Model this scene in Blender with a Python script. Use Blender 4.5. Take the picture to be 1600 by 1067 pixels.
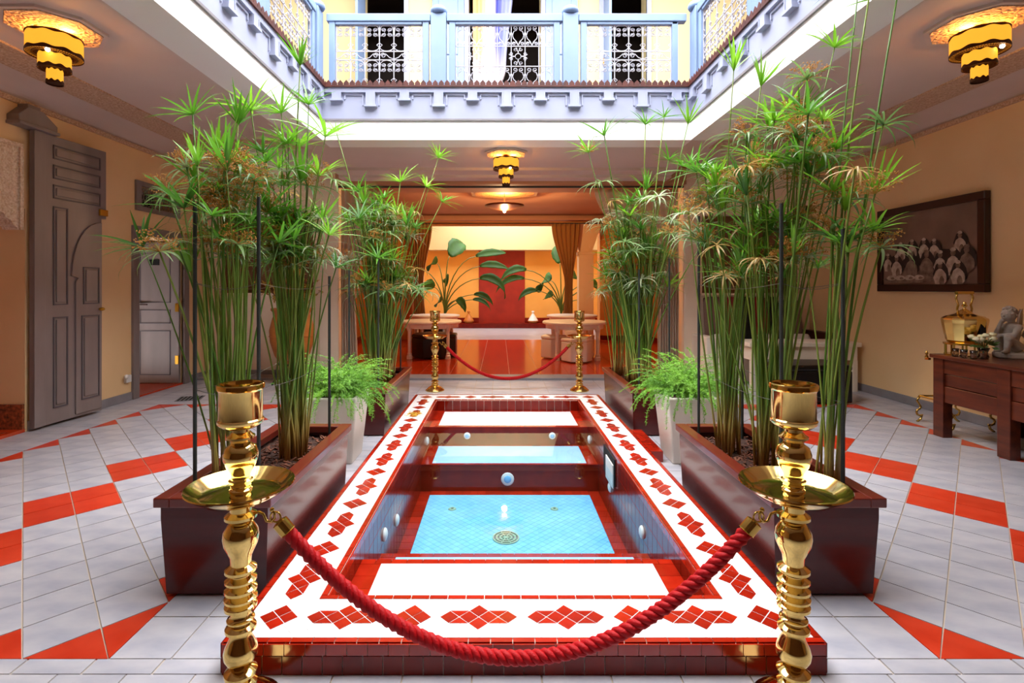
import bpy, math, random
from mathutils import Vector, Matrix
for o in list(bpy.data.objects): bpy.data.objects.remove(o)
S = bpy.context.scene
C = S.collection
PI = math.pi
R = random.Random(7)
# ------------------------------------------------------------------ camera, sky, exposure
cam = bpy.data.cameras.new('camera'); co = bpy.data.objects.new('camera', cam); C.objects.link(co)
cam.sensor_width = 36.0; cam.lens = 18.0; cam.shift_x = 0.0119; cam.shift_y = -0.0528; cam.clip_start = 0.02
co.location = (0, -0.1, 1.4); co.rotation_euler = (PI/2, 0, 0)
S.camera = co
W = bpy.data.worlds.new('sky'); S.world = W; W.use_nodes = True
bg = W.node_tree.nodes['Background']; bg.inputs[0].default_value = (0.96, 0.98, 1.0, 1); bg.inputs[1].default_value = 7.6
S.view_settings.view_transform = 'Standard'; S.view_settings.look = 'None'
S.view_settings.exposure = 0.85; S.view_settings.gamma = 1.0; S.view_settings.use_curve_mapping = False
try:
    S.cycles.max_bounces = 14; S.cycles.diffuse_bounces = 8; S.cycles.glossy_bounces = 6; S.cycles.transparent_max_bounces = 16
    S.cycles.sample_clamp_indirect = 8.0
except Exception: pass
def portal(name, loc, sx, sy):
    l = bpy.data.lights.new(name, 'AREA'); l.shape = 'RECTANGLE'; l.size = sx; l.size_y = sy
    l.cycles.is_portal = True
    o = bpy.data.objects.new(name, l); C.objects.link(o); o.location = loc
    return o
portal('courtyard_sky_portal', (0.08, 4.2, 6.95), 6.4, 5.6)
portal('patio_sky_portal', (0.1, 15.6, 4.9), 3.4, 2.2)
# ------------------------------------------------------------------ materials
def lin(c):
    return tuple(((v/12.92) if v <= 0.04045 else ((v+0.055)/1.055)**2.4) for v in c)
def rgb(h):
    return lin((int(h[0:2], 16)/255, int(h[2:4], 16)/255, int(h[4:6], 16)/255))
M = {}
def mat(name, col, rough=0.5, metal=0.0, col2=None, vs=6.0, stretch=(1, 1, 1), bump=0.0, bs=30.0, coat=0.0,
        rnd=0.0, emit=None, es=0.0, sheen=0.0, voro=False, transm=0.0, detail=4.0):
    m = bpy.data.materials.new(name); m.use_nodes = True; nt = m.node_tree; N = nt.nodes; L = nt.links
    b = N['Principled BSDF']
    c1 = rgb(col) if isinstance(col, str) else col
    b.inputs['Base Color'].default_value = (*c1, 1); b.inputs['Roughness'].default_value = rough
    b.inputs['Metallic'].default_value = metal; b.inputs['Coat Weight'].default_value = coat
    b.inputs['Coat Roughness'].default_value = 0.08
    if sheen: b.inputs['Sheen Weight'].default_value = sheen
    if transm: b.inputs['Transmission Weight'].default_value = transm
    tc = N.new('ShaderNodeTexCoord'); mp = N.new('ShaderNodeMapping'); mp.inputs['Scale'].default_value = stretch
    L.new(tc.outputs['Object'], mp.inputs[0])
    last = None
    if col2:
        n = N.new('ShaderNodeTexNoise'); n.inputs['Scale'].default_value = vs; n.inputs['Detail'].default_value = detail
        L.new(mp.outputs[0], n.inputs['Vector'])
        rp = N.new('ShaderNodeMapRange'); rp.inputs[1].default_value = 0.32; rp.inputs[2].default_value = 0.68
        L.new(n.outputs[0], rp.inputs[0])
        mx = N.new('ShaderNodeMix'); mx.data_type = 'RGBA'; L.new(rp.outputs[0], mx.inputs[0])
        mx.inputs[6].default_value = (*c1, 1); mx.inputs[7].default_value = (*rgb(col2), 1)
        last = mx.outputs[2]
    if rnd:
        oi = N.new('ShaderNodeObjectInfo'); ge = N.new('ShaderNodeNewGeometry')
        ad = N.new('ShaderNodeMath'); ad.operation = 'ADD'; L.new(oi.outputs['Random'], ad.inputs[0]); L.new(ge.outputs['Random Per Island'], ad.inputs[1])
        fr = N.new('ShaderNodeMath'); fr.operation = 'FRACT'; L.new(ad.outputs[0], fr.inputs[0])
        mr = N.new('ShaderNodeMapRange'); mr.inputs[3].default_value = 1-rnd; mr.inputs[4].default_value = 1+rnd; L.new(fr.outputs[0], mr.inputs[0])
        hs = N.new('ShaderNodeHueSaturation'); L.new(mr.outputs[0], hs.inputs['Value'])
        if last: L.new(last, hs.inputs['Color'])
        else: hs.inputs['Color'].default_value = (*c1, 1)
        last = hs.outputs[0]
    if last: L.new(last, b.inputs['Base Color'])
    if bump:
        if voro:
            n2 = N.new('ShaderNodeTexVoronoi'); n2.feature = 'DISTANCE_TO_EDGE'; n2.inputs['Scale'].default_value = bs
        else:
            n2 = N.new('ShaderNodeTexNoise'); n2.inputs['Scale'].default_value = bs; n2.inputs['Detail'].default_value = 3
        L.new(mp.outputs[0], n2.inputs['Vector'])
        bp = N.new('ShaderNodeBump'); bp.inputs['Strength'].default_value = bump; bp.inputs['Distance'].default_value = 0.02
        L.new(n2.outputs[0], bp.inputs['Height']); L.new(bp.outputs[0], b.inputs['Normal'])
    if emit:
        b.inputs['Emission Color'].default_value = (*(rgb(emit) if isinstance(emit, str) else emit), 1); b.inputs['Emission Strength'].default_value = es
    M[name] = m
    return m
mat('tile_white', 'c3bfc3', 0.3, col2='a6a5b1', vs=4, stretch=(1, 2.2, 1), rnd=0.06, bump=0.03, bs=8, detail=6)
mat('tile_red', 'd23f24', 0.3, col2='c12d12', vs=7, rnd=0.10, bump=0.03, bs=8)
mat('grout', 'c9b8a4', 0.8)
mat('grout_white', 'e6dacb', 0.8)
mat('cream', 'eecb9a', 0.75, col2='e8c28e', vs=1.4, bump=0.05, bs=25)
mat('cream_pale', 'f2dfca', 0.75, col2='ecd6bd', vs=1.4, bump=0.05, bs=25)
mat('plaster', 'd6c4bc', 0.75, col2='cfbcb3', vs=1.2, bump=0.04, bs=30)
mat('carved', 'dbbfa6', 0.8, col2='b58f70', vs=60, bump=0.9, bs=26, voro=True)
mat('stucco', 'ead9c4', 0.8, col2='c9ab8c', vs=55, bump=0.9, bs=22, voro=True)
mat('white_paint', 'f4f1ee', 0.6, col2='f4efec', vs=2)
mat('blue_paint', '8097bb', 0.5, col2='778eb3', vs=3)
mat('frieze_paint', 'a8acc4', 0.55, col2='a0a5be', vs=3)
mat('iron_white', 'b2b1bc', 0.45)
mat('rust_trim', '5c2417', 0.6, col2='401610', vs=14)
mat('yellow_wall', 'd9c692', 0.7)
mat('orange_wall', 'efb258', 0.7, col2='e8a74b', vs=1.5)
mat('red_panel', 'a5260f', 0.6, col2='8f1d0a', vs=3, bump=0.1, bs=20)
mat('door_grey', '877a78', 0.5, col2='7b6e6c', vs=5, stretch=(1, 1, .3), bump=0.04)
mat('door_groove', '5a5257', 0.6)
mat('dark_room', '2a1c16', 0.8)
mat('brown_panel', '7d5a3b', 0.7, col2='6b4a2e', vs=3)
mat('salon_wall', 'd08a3c', 0.7, col2='c47d33', vs=1.5)
mat('salon_ceiling', 'c08a68', 0.7, col2='b27c5c', vs=1.2)
mat('salon_tile', 'c03a12', 0.16, col2='b0300e', vs=5, rnd=0.10)
mat('baseboard', '8d878a', 0.45, col2='7f797c', vs=6)
mat('brass', (0.80, 0.56, 0.19), 0.10, 1.0, col2='f0cd7a', vs=18)
mat('brass_old', (0.62, 0.40, 0.10), 0.22, 1.0)
mat('rope_red', 'b0040d', 0.6, bump=0.2, bs=160)
M['rope_red'].node_tree.nodes['Principled BSDF'].inputs['Specular IOR Level'].default_value = .25
mat('pool_red', 'ab2410', 0.12, col2='961b0a', vs=9, rnd=0.16, coat=0.2)
mat('pool_wall', '7c190b', 0.16, col2='661106', vs=9, rnd=0.14)
M['pool_wall'].node_tree.nodes['Principled BSDF'].inputs['Specular IOR Level'].default_value = .3
mat('pool_white', 'fdfcfa', 0.22, col2='f3f0ee', vs=9, rnd=0.02)
mat('marble', 'f3f2f1', 0.2, col2='e2dfe0', vs=5, stretch=(1, 2, 1), detail=7)
mat('pool_blue', '6db6dd', 0.25, col2='86c6e6', vs=3, rnd=0.06)
mat('pool_pale', 'b6d8ee', 0.25, col2='a6cfe9', vs=4)
mat('grate', '93b89a', 0.35, 0.3)
mat('black_hole', '11100f', 0.9)
mat('fitting_white', 'efe9df', 0.35)
mat('planter', '561814', 0.25, col2='491311', vs=4, stretch=(1, 1, 4), coat=0.12)
M['planter'].node_tree.nodes['Principled BSDF'].inputs['Specular IOR Level'].default_value = .35
mat('planter_rim', '6e2418', 0.28, coat=0.4)
mat('soil', '4a2a1b', 0.95, col2='2e1810', vs=40, bump=0.8, bs=60)
mat('chip', '6a3c28', 0.9, rnd=0.35)
mat('rod', '2b302c', 0.6)
mat('wire', '8c8c88', 0.4, 0.8)
mat('pot_white', 'e6ddd2', 0.4, col2='ddd2c6', vs=3)
mat('fern', '7fb523', 0.6, col2='5a941d', vs=5, rnd=0.2)
mat('lamp_shade', 'c98a1c', 0.7, emit=(1.0, .42, .03), es=.62)
mat('lamp_under', 'b9741a', 0.7, emit=(1.0, .34, .03), es=.38)
mat('lamp_band', '4a2409', 0.5, 0.5)
mat('bulb', 'ffffff', 0.3, emit='fff1c8', es=10)
mat('copper', '6a3a20', 0.35, 0.9)
mat('wood', '672a13', 0.35, col2='421608', vs=3, stretch=(6, 1, 6), coat=0.15)
mat('wood_dark', '3c160c', 0.4)
mat('frame', '2c0d0a', 0.3, coat=0.3)
mat('print_bg', '86695a', 0.7, col2='6b5242', vs=2)
mat('print_mid', '8d7565', 0.8, col2='5c4638', vs=14)
mat('print_light', 'c7b4a4', 0.8, col2='9a8472', vs=16)
mat('print_dark', '2b1c15', 0.8)
mat('statue', 'b9aca0', 0.8, col2='a1948a', vs=12, bump=0.2, bs=40)
mat('petal', 'efe8bf', 0.6)
mat('leaf_dark', '3d5a22', 0.5)
mat('glass', 'ffffff', 0.05, transm=1.0)
mat('sofa_white', 'efe3d3', 0.6)
mat('cushion_taupe', '7a5d52', 0.9, sheen=0.3)
mat('cushion_red', '851a15', 0.9, sheen=0.3)
mat('cushion_black', '17120f', 0.9)
mat('cushion_stripe', 'd8cdc0', 0.9)
mat('leather_black', '0d0b0a', 0.3)
mat('leather_white', 'f3eadb', 0.45)
mat('terracotta', 'c4752c', 0.6, col2='a85f22', vs=5)
mat('dry_leaf', 'a8822e', 0.8)
mat('curtain_tan', 'bd8742', 0.8, sheen=0.2)
mat('curtain_pale', 'd8c6b0', 0.8, sheen=0.2)
mat('table_white', 'f3ecde', 0.4)
mat('strelitzia', '3a6628', 0.6, col2='2c5221', vs=5)
M['strelitzia'].node_tree.nodes['Principled BSDF'].inputs['Specular IOR Level'].default_value = .2
mat('petiole', '5a7a34', 0.5)
mat('plastic', 'e8e6e1', 0.4)
mat('zellige', 'b8603a', 0.3, col2='3a2416', vs=30)
mat('gold_hinge', 'b98a2c', 0.35, 0.8)
mat('drain_grey', '6f6d70', 0.5)
mat('petal_yellow', 'c9a21c', 0.6)
mat('flower_brown', 'b4702a', 0.8, col2='d09a48', vs=30)
for k in ('curtain_tan', 'curtain_pale'):
    nt_ = M[k].node_tree; pb_ = nt_.nodes['Principled BSDF']; tr_ = nt_.nodes.new('ShaderNodeBsdfTranslucent'); tr_.inputs[0].default_value = pb_.inputs['Base Color'].default_value
    mx_ = nt_.nodes.new('ShaderNodeMixShader'); mx_.inputs[0].default_value = .45; nt_.links.new(pb_.outputs[0], mx_.inputs[1]); nt_.links.new(tr_.outputs[0], mx_.inputs[2]); nt_.links.new(mx_.outputs[0], nt_.nodes['Material Output'].inputs[0])
# translucent leaves for papyrus, random hue
def leafmat(name, c1, c2, c3):
    m = bpy.data.materials.new(name); m.use_nodes = True; nt = m.node_tree; N = nt.nodes; L = nt.links
    b = N['Principled BSDF']; b.inputs['Roughness'].default_value = 0.42
    oi = N.new('ShaderNodeObjectInfo'); rp = N.new('ShaderNodeValToRGB'); e = rp.color_ramp.elements
    e[0].position = 0; e[0].color = (*rgb(c1), 1); e[1].position = 1; e[1].color = (*rgb(c3), 1)
    k = e.new(0.5); k.color = (*rgb(c2), 1)
    L.new(oi.outputs['Random'], rp.inputs[0]); L.new(rp.outputs[0], b.inputs['Base Color'])
    tr = N.new('ShaderNodeBsdfTranslucent'); L.new(rp.outputs[0], tr.inputs[0])
    mx = N.new('ShaderNodeMixShader'); mx.inputs[0].default_value = 0.35
    L.new(b.outputs[0], mx.inputs[1]); L.new(tr.outputs[0], mx.inputs[2]); L.new(mx.outputs[0], N['Material Output'].inputs[0])
    M[name] = m
leafmat('blade', '3c6c22', '63a02a', '93cb36')
leafmat('blade_old', '54793a', '7f9a5c', 'b3b994')
leafmat('blade_dry', '9a7a35', 'b8893c', 'c9b27a')
def stemmat():
    m = bpy.data.materials.new('stem'); m.use_nodes = True; nt = m.node_tree; N = nt.nodes; L = nt.links
    b = N['Principled BSDF']; b.inputs['Roughness'].default_value = 0.45
    tc = N.new('ShaderNodeTexCoord'); sp = N.new('ShaderNodeSeparateXYZ'); L.new(tc.outputs['Object'], sp.inputs[0])
    mr = N.new('ShaderNodeMapRange'); mr.inputs[1].default_value = 0.03; mr.inputs[2].default_value = 0.40; L.new(sp.outputs[2], mr.inputs[0])
    oi = N.new('ShaderNodeObjectInfo')
    g = N.new('ShaderNodeMix'); g.data_type = 'RGBA'; L.new(oi.outputs['Random'], g.inputs[0])
    g.inputs[6].default_value = (*rgb('4a741f'), 1); g.inputs[7].default_value = (*rgb('8a9a3f'), 1)
    mx = N.new('ShaderNodeMix'); mx.data_type = 'RGBA'; L.new(mr.outputs[0], mx.inputs[0])
    mx.inputs[6].default_value = (*rgb('c39c55'), 1); L.new(g.outputs[2], mx.inputs[7])
    L.new(mx.outputs[2], b.inputs['Base Color']); M['stem'] = m
stemmat()
# water: clear surface, reflecting with the angle
def watermat():
    m = bpy.data.materials.new('water'); m.use_nodes = True; nt = m.node_tree; N = nt.nodes; L = nt.links
    for n in list(N): N.remove(n)
    out = N.new('ShaderNodeOutputMaterial'); tr = N.new('ShaderNodeBsdfTransparent'); tr.inputs[0].default_value = (0.86, 0.95, 0.99, 1)
    gl = N.new('ShaderNodeBsdfGlossy'); gl.inputs['Roughness'].default_value = 0.01
    fr = N.new('ShaderNodeFresnel'); fr.inputs[0].default_value = 1.33
    ns = N.new('ShaderNodeTexNoise'); ns.inputs['Scale'].default_value = 2.0; bp = N.new('ShaderNodeBump'); bp.inputs['Strength'].default_value = 0.02
    tc = N.new('ShaderNodeTexCoord'); L.new(tc.outputs['Object'], ns.inputs['Vector']); L.new(ns.outputs[0], bp.inputs['Height']); L.new(bp.outputs[0], gl.inputs['Normal'])
    mx = N.new('ShaderNodeMixShader'); L.new(fr.outputs[0], mx.inputs[0]); L.new(tr.outputs[0], mx.inputs[1]); L.new(gl.outputs[0], mx.inputs[2]); L.new(mx.outputs[0], out.inputs[0])
    M['water'] = m
watermat()
# printed curtain of the upper room: white, orange and blue near its head
def curtainmat():
    m = mat('curtain_print', 'c2bbc4', 0.8); nt = m.node_tree; N = nt.nodes; L = nt.links; b = N['Principled BSDF']
    tc = N.new('ShaderNodeTexCoord'); sp = N.new('ShaderNodeSeparateXYZ'); L.new(tc.outputs['Object'], sp.inputs[0])
    rx = N.new('ShaderNodeValToRGB'); e = rx.color_ramp.elements; e[0].position = 0.2; e[0].color = (*rgb('efb07a'), 1); e[1].position = .5; e[1].color = (*rgb('f1e3ea'), 1)
    k = e.new(.62); k.color = (*rgb('3a3f9c'), 1); k = e.new(.85); k.color = (*rgb('9aa0c8'), 1)
    m1 = N.new('ShaderNodeMapRange'); m1.inputs[1].default_value = -0.30; m1.inputs[2].default_value = 0.30; L.new(sp.outputs[0], m1.inputs[0]); L.new(m1.outputs[0], rx.inputs[0])
    mz = N.new('ShaderNodeMapRange'); mz.inputs[1].default_value = 0.95; mz.inputs[2].default_value = 1.45; L.new(sp.outputs[2], mz.inputs[0])
    mx = N.new('ShaderNodeMix'); mx.data_type = 'RGBA'; L.new(mz.outputs[0], mx.inputs[0]); mx.inputs[6].default_value = (*rgb('c2bbc4'), 1); L.new(rx.outputs[0], mx.inputs[7])
    L.new(mx.outputs[2], b.inputs['Base Color'])
curtainmat()
# ------------------------------------------------------------------ mesh helpers
class MB:
    def __init__(s): s.v = []; s.f = []
    def add(s, vs, fs):
        k = len(s.v); s.v += [tuple(v) for v in vs]; s.f += [tuple(i+k for i in f) for f in fs]; return s
    def box(s, x0, x1, y0, y1, z0, z1):
        return s.add([(x0, y0, z0), (x1, y0, z0), (x1, y1, z0), (x0, y1, z0), (x0, y0, z1), (x1, y0, z1), (x1, y1, z1), (x0, y1, z1)],
                     [(0, 3, 2, 1), (4, 5, 6, 7), (0, 1, 5, 4), (1, 2, 6, 5), (2, 3, 7, 6), (3, 0, 4, 7)])
    def obox(s, p, q, w, h):   # bar between two points, width w sideways, height h
        p = Vector(p); q = Vector(q); d = (q-p).normalized(); u = Vector((0, 0, 1)) if abs(d.z) < .9 else Vector((0, 1, 0))
        a = d.cross(u).normalized()*w/2; b = a.cross(d).normalized()*h/2
        return s.add([p-a-b, p+a-b, p+a+b, p-a+b, q-a-b, q+a-b, q+a+b, q-a+b], [(0, 1, 2, 3), (4, 7, 6, 5), (0, 4, 5, 1), (1, 5, 6, 2), (2, 6, 7, 3), (3, 7, 4, 0)])
    def frus(s, x0, x1, y0, y1, z0, z1, g):   # box whose top grows by g on each side
        return s.add([(x0, y0, z0), (x1, y0, z0), (x1, y1, z0), (x0, y1, z0), (x0-g, y0-g, z1), (x1+g, y0-g, z1), (x1+g, y1+g, z1), (x0-g, y1+g, z1)],
                     [(0, 3, 2, 1), (4, 5, 6, 7), (0, 1, 5, 4), (1, 2, 6, 5), (2, 3, 7, 6), (3, 0, 4, 7)])
    def prism(s, poly, z0, z1, bottom=True):
        n = len(poly); vs = [(x, y, z0) for x, y in poly]+[(x, y, z1) for x, y in poly]
        fs = [tuple(range(n, 2*n))]+[(i, (i+1) % n, n+(i+1) % n, n+i) for i in range(n)]
        if bottom: fs.append(tuple(reversed(range(n))))
        return s.add(vs, fs)
    def xprism(s, poly, x0, x1):   # poly of (y,z)
        n = len(poly); vs = [(x0, y, z) for y, z in poly]+[(x1, y, z) for y, z in poly]
        return s.add(vs, [tuple(reversed(range(n))), tuple(range(n, 2*n))]+[(i, (i+1) % n, n+(i+1) % n, n+i) for i in range(n)])
    def yprism(s, poly, y0, y1):   # poly of (x,z)
        n = len(poly); vs = [(x, y0, z) for x, z in poly]+[(x, y1, z) for x, z in poly]
        return s.add(vs, [tuple(range(n)), tuple(reversed(range(n, 2*n)))]+[((i+1) % n, i, n+i, n+(i+1) % n) for i in range(n)])
    def lathe(s, prof, n=32, c=(0, 0, 0), wob=None):
        k = len(prof); vs = []; fs = []
        for i in range(n):
            a = 2*PI*i/n
            for r, z in prof: vs.append((c[0]+r*math.cos(a), c[1]+r*math.sin(a), c[2]+z))
        for i in range(n):
            j = (i+1) % n
            for t in range(k-1): fs.append((i*k+t, j*k+t, j*k+t+1, i*k+t+1))
        return s.add(vs, fs)
    def tube(s, pts, r, n=6, cap=True):
        pts = [Vector(p) for p in pts]; m = len(pts); vs = []; fs = []
        rr = r if isinstance(r, (list, tuple)) else [r]*m
        up = None
        for i, p in enumerate(pts):
            d = (pts[min(i+1, m-1)]-pts[max(i-1, 0)]).normalized()
            if up is None: up = d.orthogonal().normalized()
            else:
                up = up-d*up.dot(d); up = up.normalized() if up.length > 1e-6 else d.orthogonal().normalized()
            w = d.cross(up)
            for k in range(n):
                a = 2*PI*k/n; vs.append(p+(up*math.cos(a)+w*math.sin(a))*rr[i])
        for i in range(m-1):
            for k in range(n): fs.append((i*n+k, i*n+(k+1) % n, (i+1)*n+(k+1) % n, (i+1)*n+k))
        if cap: fs.append(tuple(reversed(range(n)))); fs.append(tuple((m-1)*n+k for k in range(n)))
        return s.add(vs, fs)
    def ball(s, c, r, n=10, m=7):
        rx, ry, rz = r if isinstance(r, (tuple, list)) else (r, r, r); vs = [(c[0], c[1], c[2]-rz)]; fs = []
        for j in range(1, m):
            t = PI*j/m
            for i in range(n):
                a = 2*PI*i/n; vs.append((c[0]+rx*math.sin(t)*math.cos(a), c[1]+ry*math.sin(t)*math.sin(a), c[2]-rz*math.cos(t)))
        vs.append((c[0], c[1], c[2]+rz)); T = len(vs)-1
        for i in range(n):
            fs.append((0, 1+(i+1) % n, 1+i)); fs.append((T, 1+(m-2)*n+i, 1+(m-2)*n+(i+1) % n))
            for j in range(m-2): fs.append((1+j*n+i, 1+j*n+(i+1) % n, 1+(j+1)*n+(i+1) % n, 1+(j+1)*n+i))
        return s.add(vs, fs)
    def torus(s, c, R0, r, n=20, m=6, axis='z'):
        pts = []
        for i in range(n+1):
            a = 2*PI*i/n; x, y = R0*math.cos(a), R0*math.sin(a)
            pts.append(Vector(c)+(Vector((x, y, 0)) if axis == 'z' else Vector((x, 0, y)) if axis == 'y' else Vector((0, x, y))))
        return s.tube(pts, r, m, cap=False)
    def mesh(s, name, m, smooth=False):
        me = bpy.data.meshes.new(name); me.from_pydata(s.v, [], s.f); me.update()
        if m: me.materials.append(M[m])
        if smooth:
            me.polygons.foreach_set('use_smooth', [True]*len(me.polygons))
        return me
    def build(s, name, m, parent=None, loc=None, smooth=False, bevel=0.0):
        return link(name, s.mesh(name, m, smooth), parent, loc, bevel)
def link(name, me, parent=None, loc=None, bevel=0.0, rot=None):
    o = bpy.data.objects.new(name, me); C.objects.link(o)
    if parent is not None: o.parent = parent
    if loc is not None: o.location = loc
    if rot is not None: o.rotation_euler = rot
    if bevel:
        b = o.modifiers.new('edge', 'BEVEL'); b.width = bevel; b.segments = 2; b.limit_method = 'ANGLE'
    return o
def smooth_angle(o):
    for p in o.data.polygons: p.use_smooth = True
    e = o.modifiers.new('split', 'EDGE_SPLIT'); e.split_angle = math.radians(40)
    return o
def thing(name, label, cat, loc=(0, 0, 0), rz=0.0, group=None):
    o = bpy.data.objects.new(name, None); C.objects.link(o); o.location = loc; o.rotation_euler = (0, 0, rz); o.empty_display_size = .1
    o['label'] = label; o['category'] = cat
    if group: o['group'] = group
    return o
def tag(o, label, cat, group=None):
    o['label'] = label; o['category'] = cat
    if group: o['group'] = group
    return o
def struct(o, label=None, cat=None):
    o['kind'] = 'structure'
    if label: o['label'] = label
    if cat: o['category'] = cat
    return o
def stuff(o): o['kind'] = 'stuff'; return o
def sroot(name, label, cat):
    return struct(thing(name, label, cat))
def copy_tree(o, parent=None):
    c = o.copy(); C.objects.link(c); c.parent = parent
    for ch in o.children: copy_tree(ch, c)
    return c
def clip(poly, x0, x1, y0, y1):
    def cut(p, ax, lim, sg):
        out = []
        for i in range(len(p)):
            a, b = p[i], p[(i+1) % len(p)]; da, db = sg*(a[ax]-lim), sg*(b[ax]-lim)
            if da >= -1e-9: out.append(a)
            if (da > 1e-9 and db < -1e-9) or (da < -1e-9 and db > 1e-9):
                t = da/(da-db); out.append((a[0]+t*(b[0]-a[0]), a[1]+t*(b[1]-a[1])))
        return out
    for ax, lim, sg in ((0, x0, 1), (0, x1, -1), (1, y0, 1), (1, y1, -1)):
        poly = cut(poly, ax, lim, sg)
        if len(poly) < 3: return []
    return poly
def area(p): return abs(sum(p[i][0]*p[(i+1) % len(p)][1]-p[(i+1) % len(p)][0]*p[i][1] for i in range(len(p))))/2
def cen(p): return (sum(a[0] for a in p)/len(p), sum(a[1] for a in p)/len(p))
def inset(p, j):
    c = cen(p); out = []
    for x, y in p:
        d = math.hypot(x-c[0], y-c[1]); k = max(0, 1-j/d) if d > 1e-6 else 1; out.append((c[0]+(x-c[0])*k, c[1]+(y-c[1])*k))
    return out
# ------------------------------------------------------------------ the courtyard floor
XL, XR, YN, YB = -4.6, 4.9, -2.2, 8.0
PX0, PX1, PY0, PY1 = -1.005, 1.18, 1.755, 6.05
fl = MB()
fl.box(XL-.3, PX0+.02, YN-.2, YB, -.12, -.006); fl.box(PX1-.02, XR+.3, YN-.2, YB, -.12, -.006)
fl.box(PX0+.02, PX1-.02, YN-.2, PY0+.02, -.12, -.006); fl.box(PX0+.02, PX1-.02, PY1-.02, YB, -.12, -.006)
floor = struct(fl.build('floor', 'grout'), 'pale grey marble tile floor with red diamond bands around the pool', 'floor')
tiles = []   # (polygon, is_red)
dX, dY, Y0 = 0.3256, 0.35, 1.83
def strip(xa, xb):
    Y1 = Y0+12*dY; n = int(round((xb-xa)/dX))
    for i in range(-1, 2*n+2):
        for j in range(-1, 26):
            if (i+j) % 2 == 0: continue
            cx, cy = xa+i*dX/2, Y0+j*dY/2
            p = clip([(cx+dX/2, cy), (cx, cy+dY/2), (cx-dX/2, cy), (cx, cy-dY/2)], xa, xb, Y0, Y1)
            if len(p) < 3 or area(p) < .004: continue
            edge = len(p) == 3
            # chain of 2x2 squares: centres on the middle line, every two diagonals
            mx = xa+(n/2)*dX; u = (cx-mx)/dX; v = ((cy-Y0)/dY) % 2.0; v = v-2 if v > 1 else v
            chain = abs(u)+abs(v) < 0.76
            tiles.append((p, edge or chain))
    return xa, xb, Y0, Y1
A = strip(-4.08, -4.08+8*dX); B = strip(1.66, 1.66+8*dX)
s = 0.25
holes = [A, B, (PX0-.0, PX1+.0, PY0, PY1)]
def inside(c): return any(h[0] < c[0] < h[1] and h[2] < c[1] < h[3] for h in holes)
def straight(x0, x1, y0, y1):
    nx = max(1, round((x1-x0)/s)); ny = max(1, round((y1-y0)/s)); ax, ay = (x1-x0)/nx, (y1-y0)/ny
    for i in range(nx):
        for j in range(ny):
            tiles.append(([(x0+i*ax, y0+j*ay), (x0+i*ax+ax, y0+j*ay), (x0+i*ax+ax, y0+j*ay+ay), (x0+i*ax, y0+j*ay+ay)], False))
YE = A[3]
straight(XL, XR, YN, 0.0); straight(XL, XR, 0.0, PY0); straight(XL, PX0, PY0, Y0); straight(PX1, XR, PY0, Y0)
straight(XL, A[0], Y0, YE); straight(A[1], PX0, Y0, YE); straight(PX1, B[0], Y0, YE); straight(B[1], XR, Y0, YE)
straight(XL, XR, YE, 7.62)
def shown(p):    # rough size in the photograph, to choose which tiles are objects of their own
    x, y = cen(p)
    if y < 1.3 or abs(x)/y > 1.02: return 0
    return area(p)/y**3
tiles.sort(key=lambda t: -shown(t[0]))
rest = {False: MB(), True: MB()}
for k, (p, red) in enumerate(tiles):
    q = inset(p, .0045)
    if k < 300 and shown(p) > 0:
        c = cen(q); me = MB().prism([(x-c[0], y-c[1]) for x, y in q], -.006, 0.0, bottom=False).mesh('tile', 'tile_red' if red else 'tile_white')
        link('tile', me, floor, (c[0], c[1], 0))
    else: rest[red].prism(q, -.006, 0.0, bottom=False)
stuff(rest[False].build('pale_tiles', 'tile_white', floor)); stuff(rest[True].build('red_tiles', 'tile_red', floor))
# threshold step and red floor of the salon
SX0, SX1, SY1 = -3.6, 3.9, 13.3
struct(MB().box(XL, XR, 7.62, 7.95, -.1, 0.035).build('trim_1', 'baseboard', bevel=.006), 'grey stone threshold in front of the red tiled room', 'threshold')
sf = struct(MB().box(SX0, SX1, 7.95, SY1, -.1, 0.026).build('floor_salon', 'grout'), 'glossy red tile floor of the room behind the pool', 'floor')
ts = .46; nx, ny = int((SX1-SX0)/ts), int((SY1-7.95)/ts); ax, ay = (SX1-SX0)/nx, (SY1-7.95)/ny
me = MB().box(-ax/2+.003, ax/2-.003, -ay/2+.003, ay/2-.003, 0, .008).mesh('tile', 'salon_tile')
for i in range(nx):
    for j in range(ny): link('tile', me, sf, (SX0+(i+.5)*ax, 7.95+(j+.5)*ay, .026))
struct(MB().box(-3.4, 3.6, SY1, 17.9, -.1, 0.03).build('floor_patio', 'tile_white'), 'pale floor of the bright patio beyond the red room', 'floor')
# ------------------------------------------------------------------ walls
wl = MB()
WT = .34
wl.box(XL-WT, XL, YN, 3.2, 0, 3.3); wl.box(XL-WT, XL, 3.2, 4.86, 2.16, 3.3); wl.box(XL-WT, XL, 4.86, 6.4, 0, 3.3)
wl.box(XL-WT, XL, 6.4, 7.33, 2.07, 2.44); wl.box(XL-WT, XL, 6.4, 7.33, 2.70, 3.3); wl.box(XL-WT, XL, 6.4, 6.44, 2.44, 2.70); wl.box(XL-WT, XL, 7.14, 7.33, 2.44, 2.70)
wl.box(XL-WT, XL, 7.33, 8.2, 0, 3.3)
struct(wl.build('wall_left', 'cream'), 'cream plastered wall with the grey doors', 'wall')
struct(MB().box(XR, XR+.3, YN, 8.2, 0, 3.3).build('wall_right', 'cream'), 'cream plastered wall with the framed picture', 'wall')
struct(MB().box(XL-.3, XR+.3, YN-.3, YN, 0, 6.85).build('wall_near', 'brown_panel'), 'unseen wall at the near end of the courtyard, brown to darken reflections', 'wall')  # out of view; its brown is chosen to darken reflections in the brass
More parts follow.
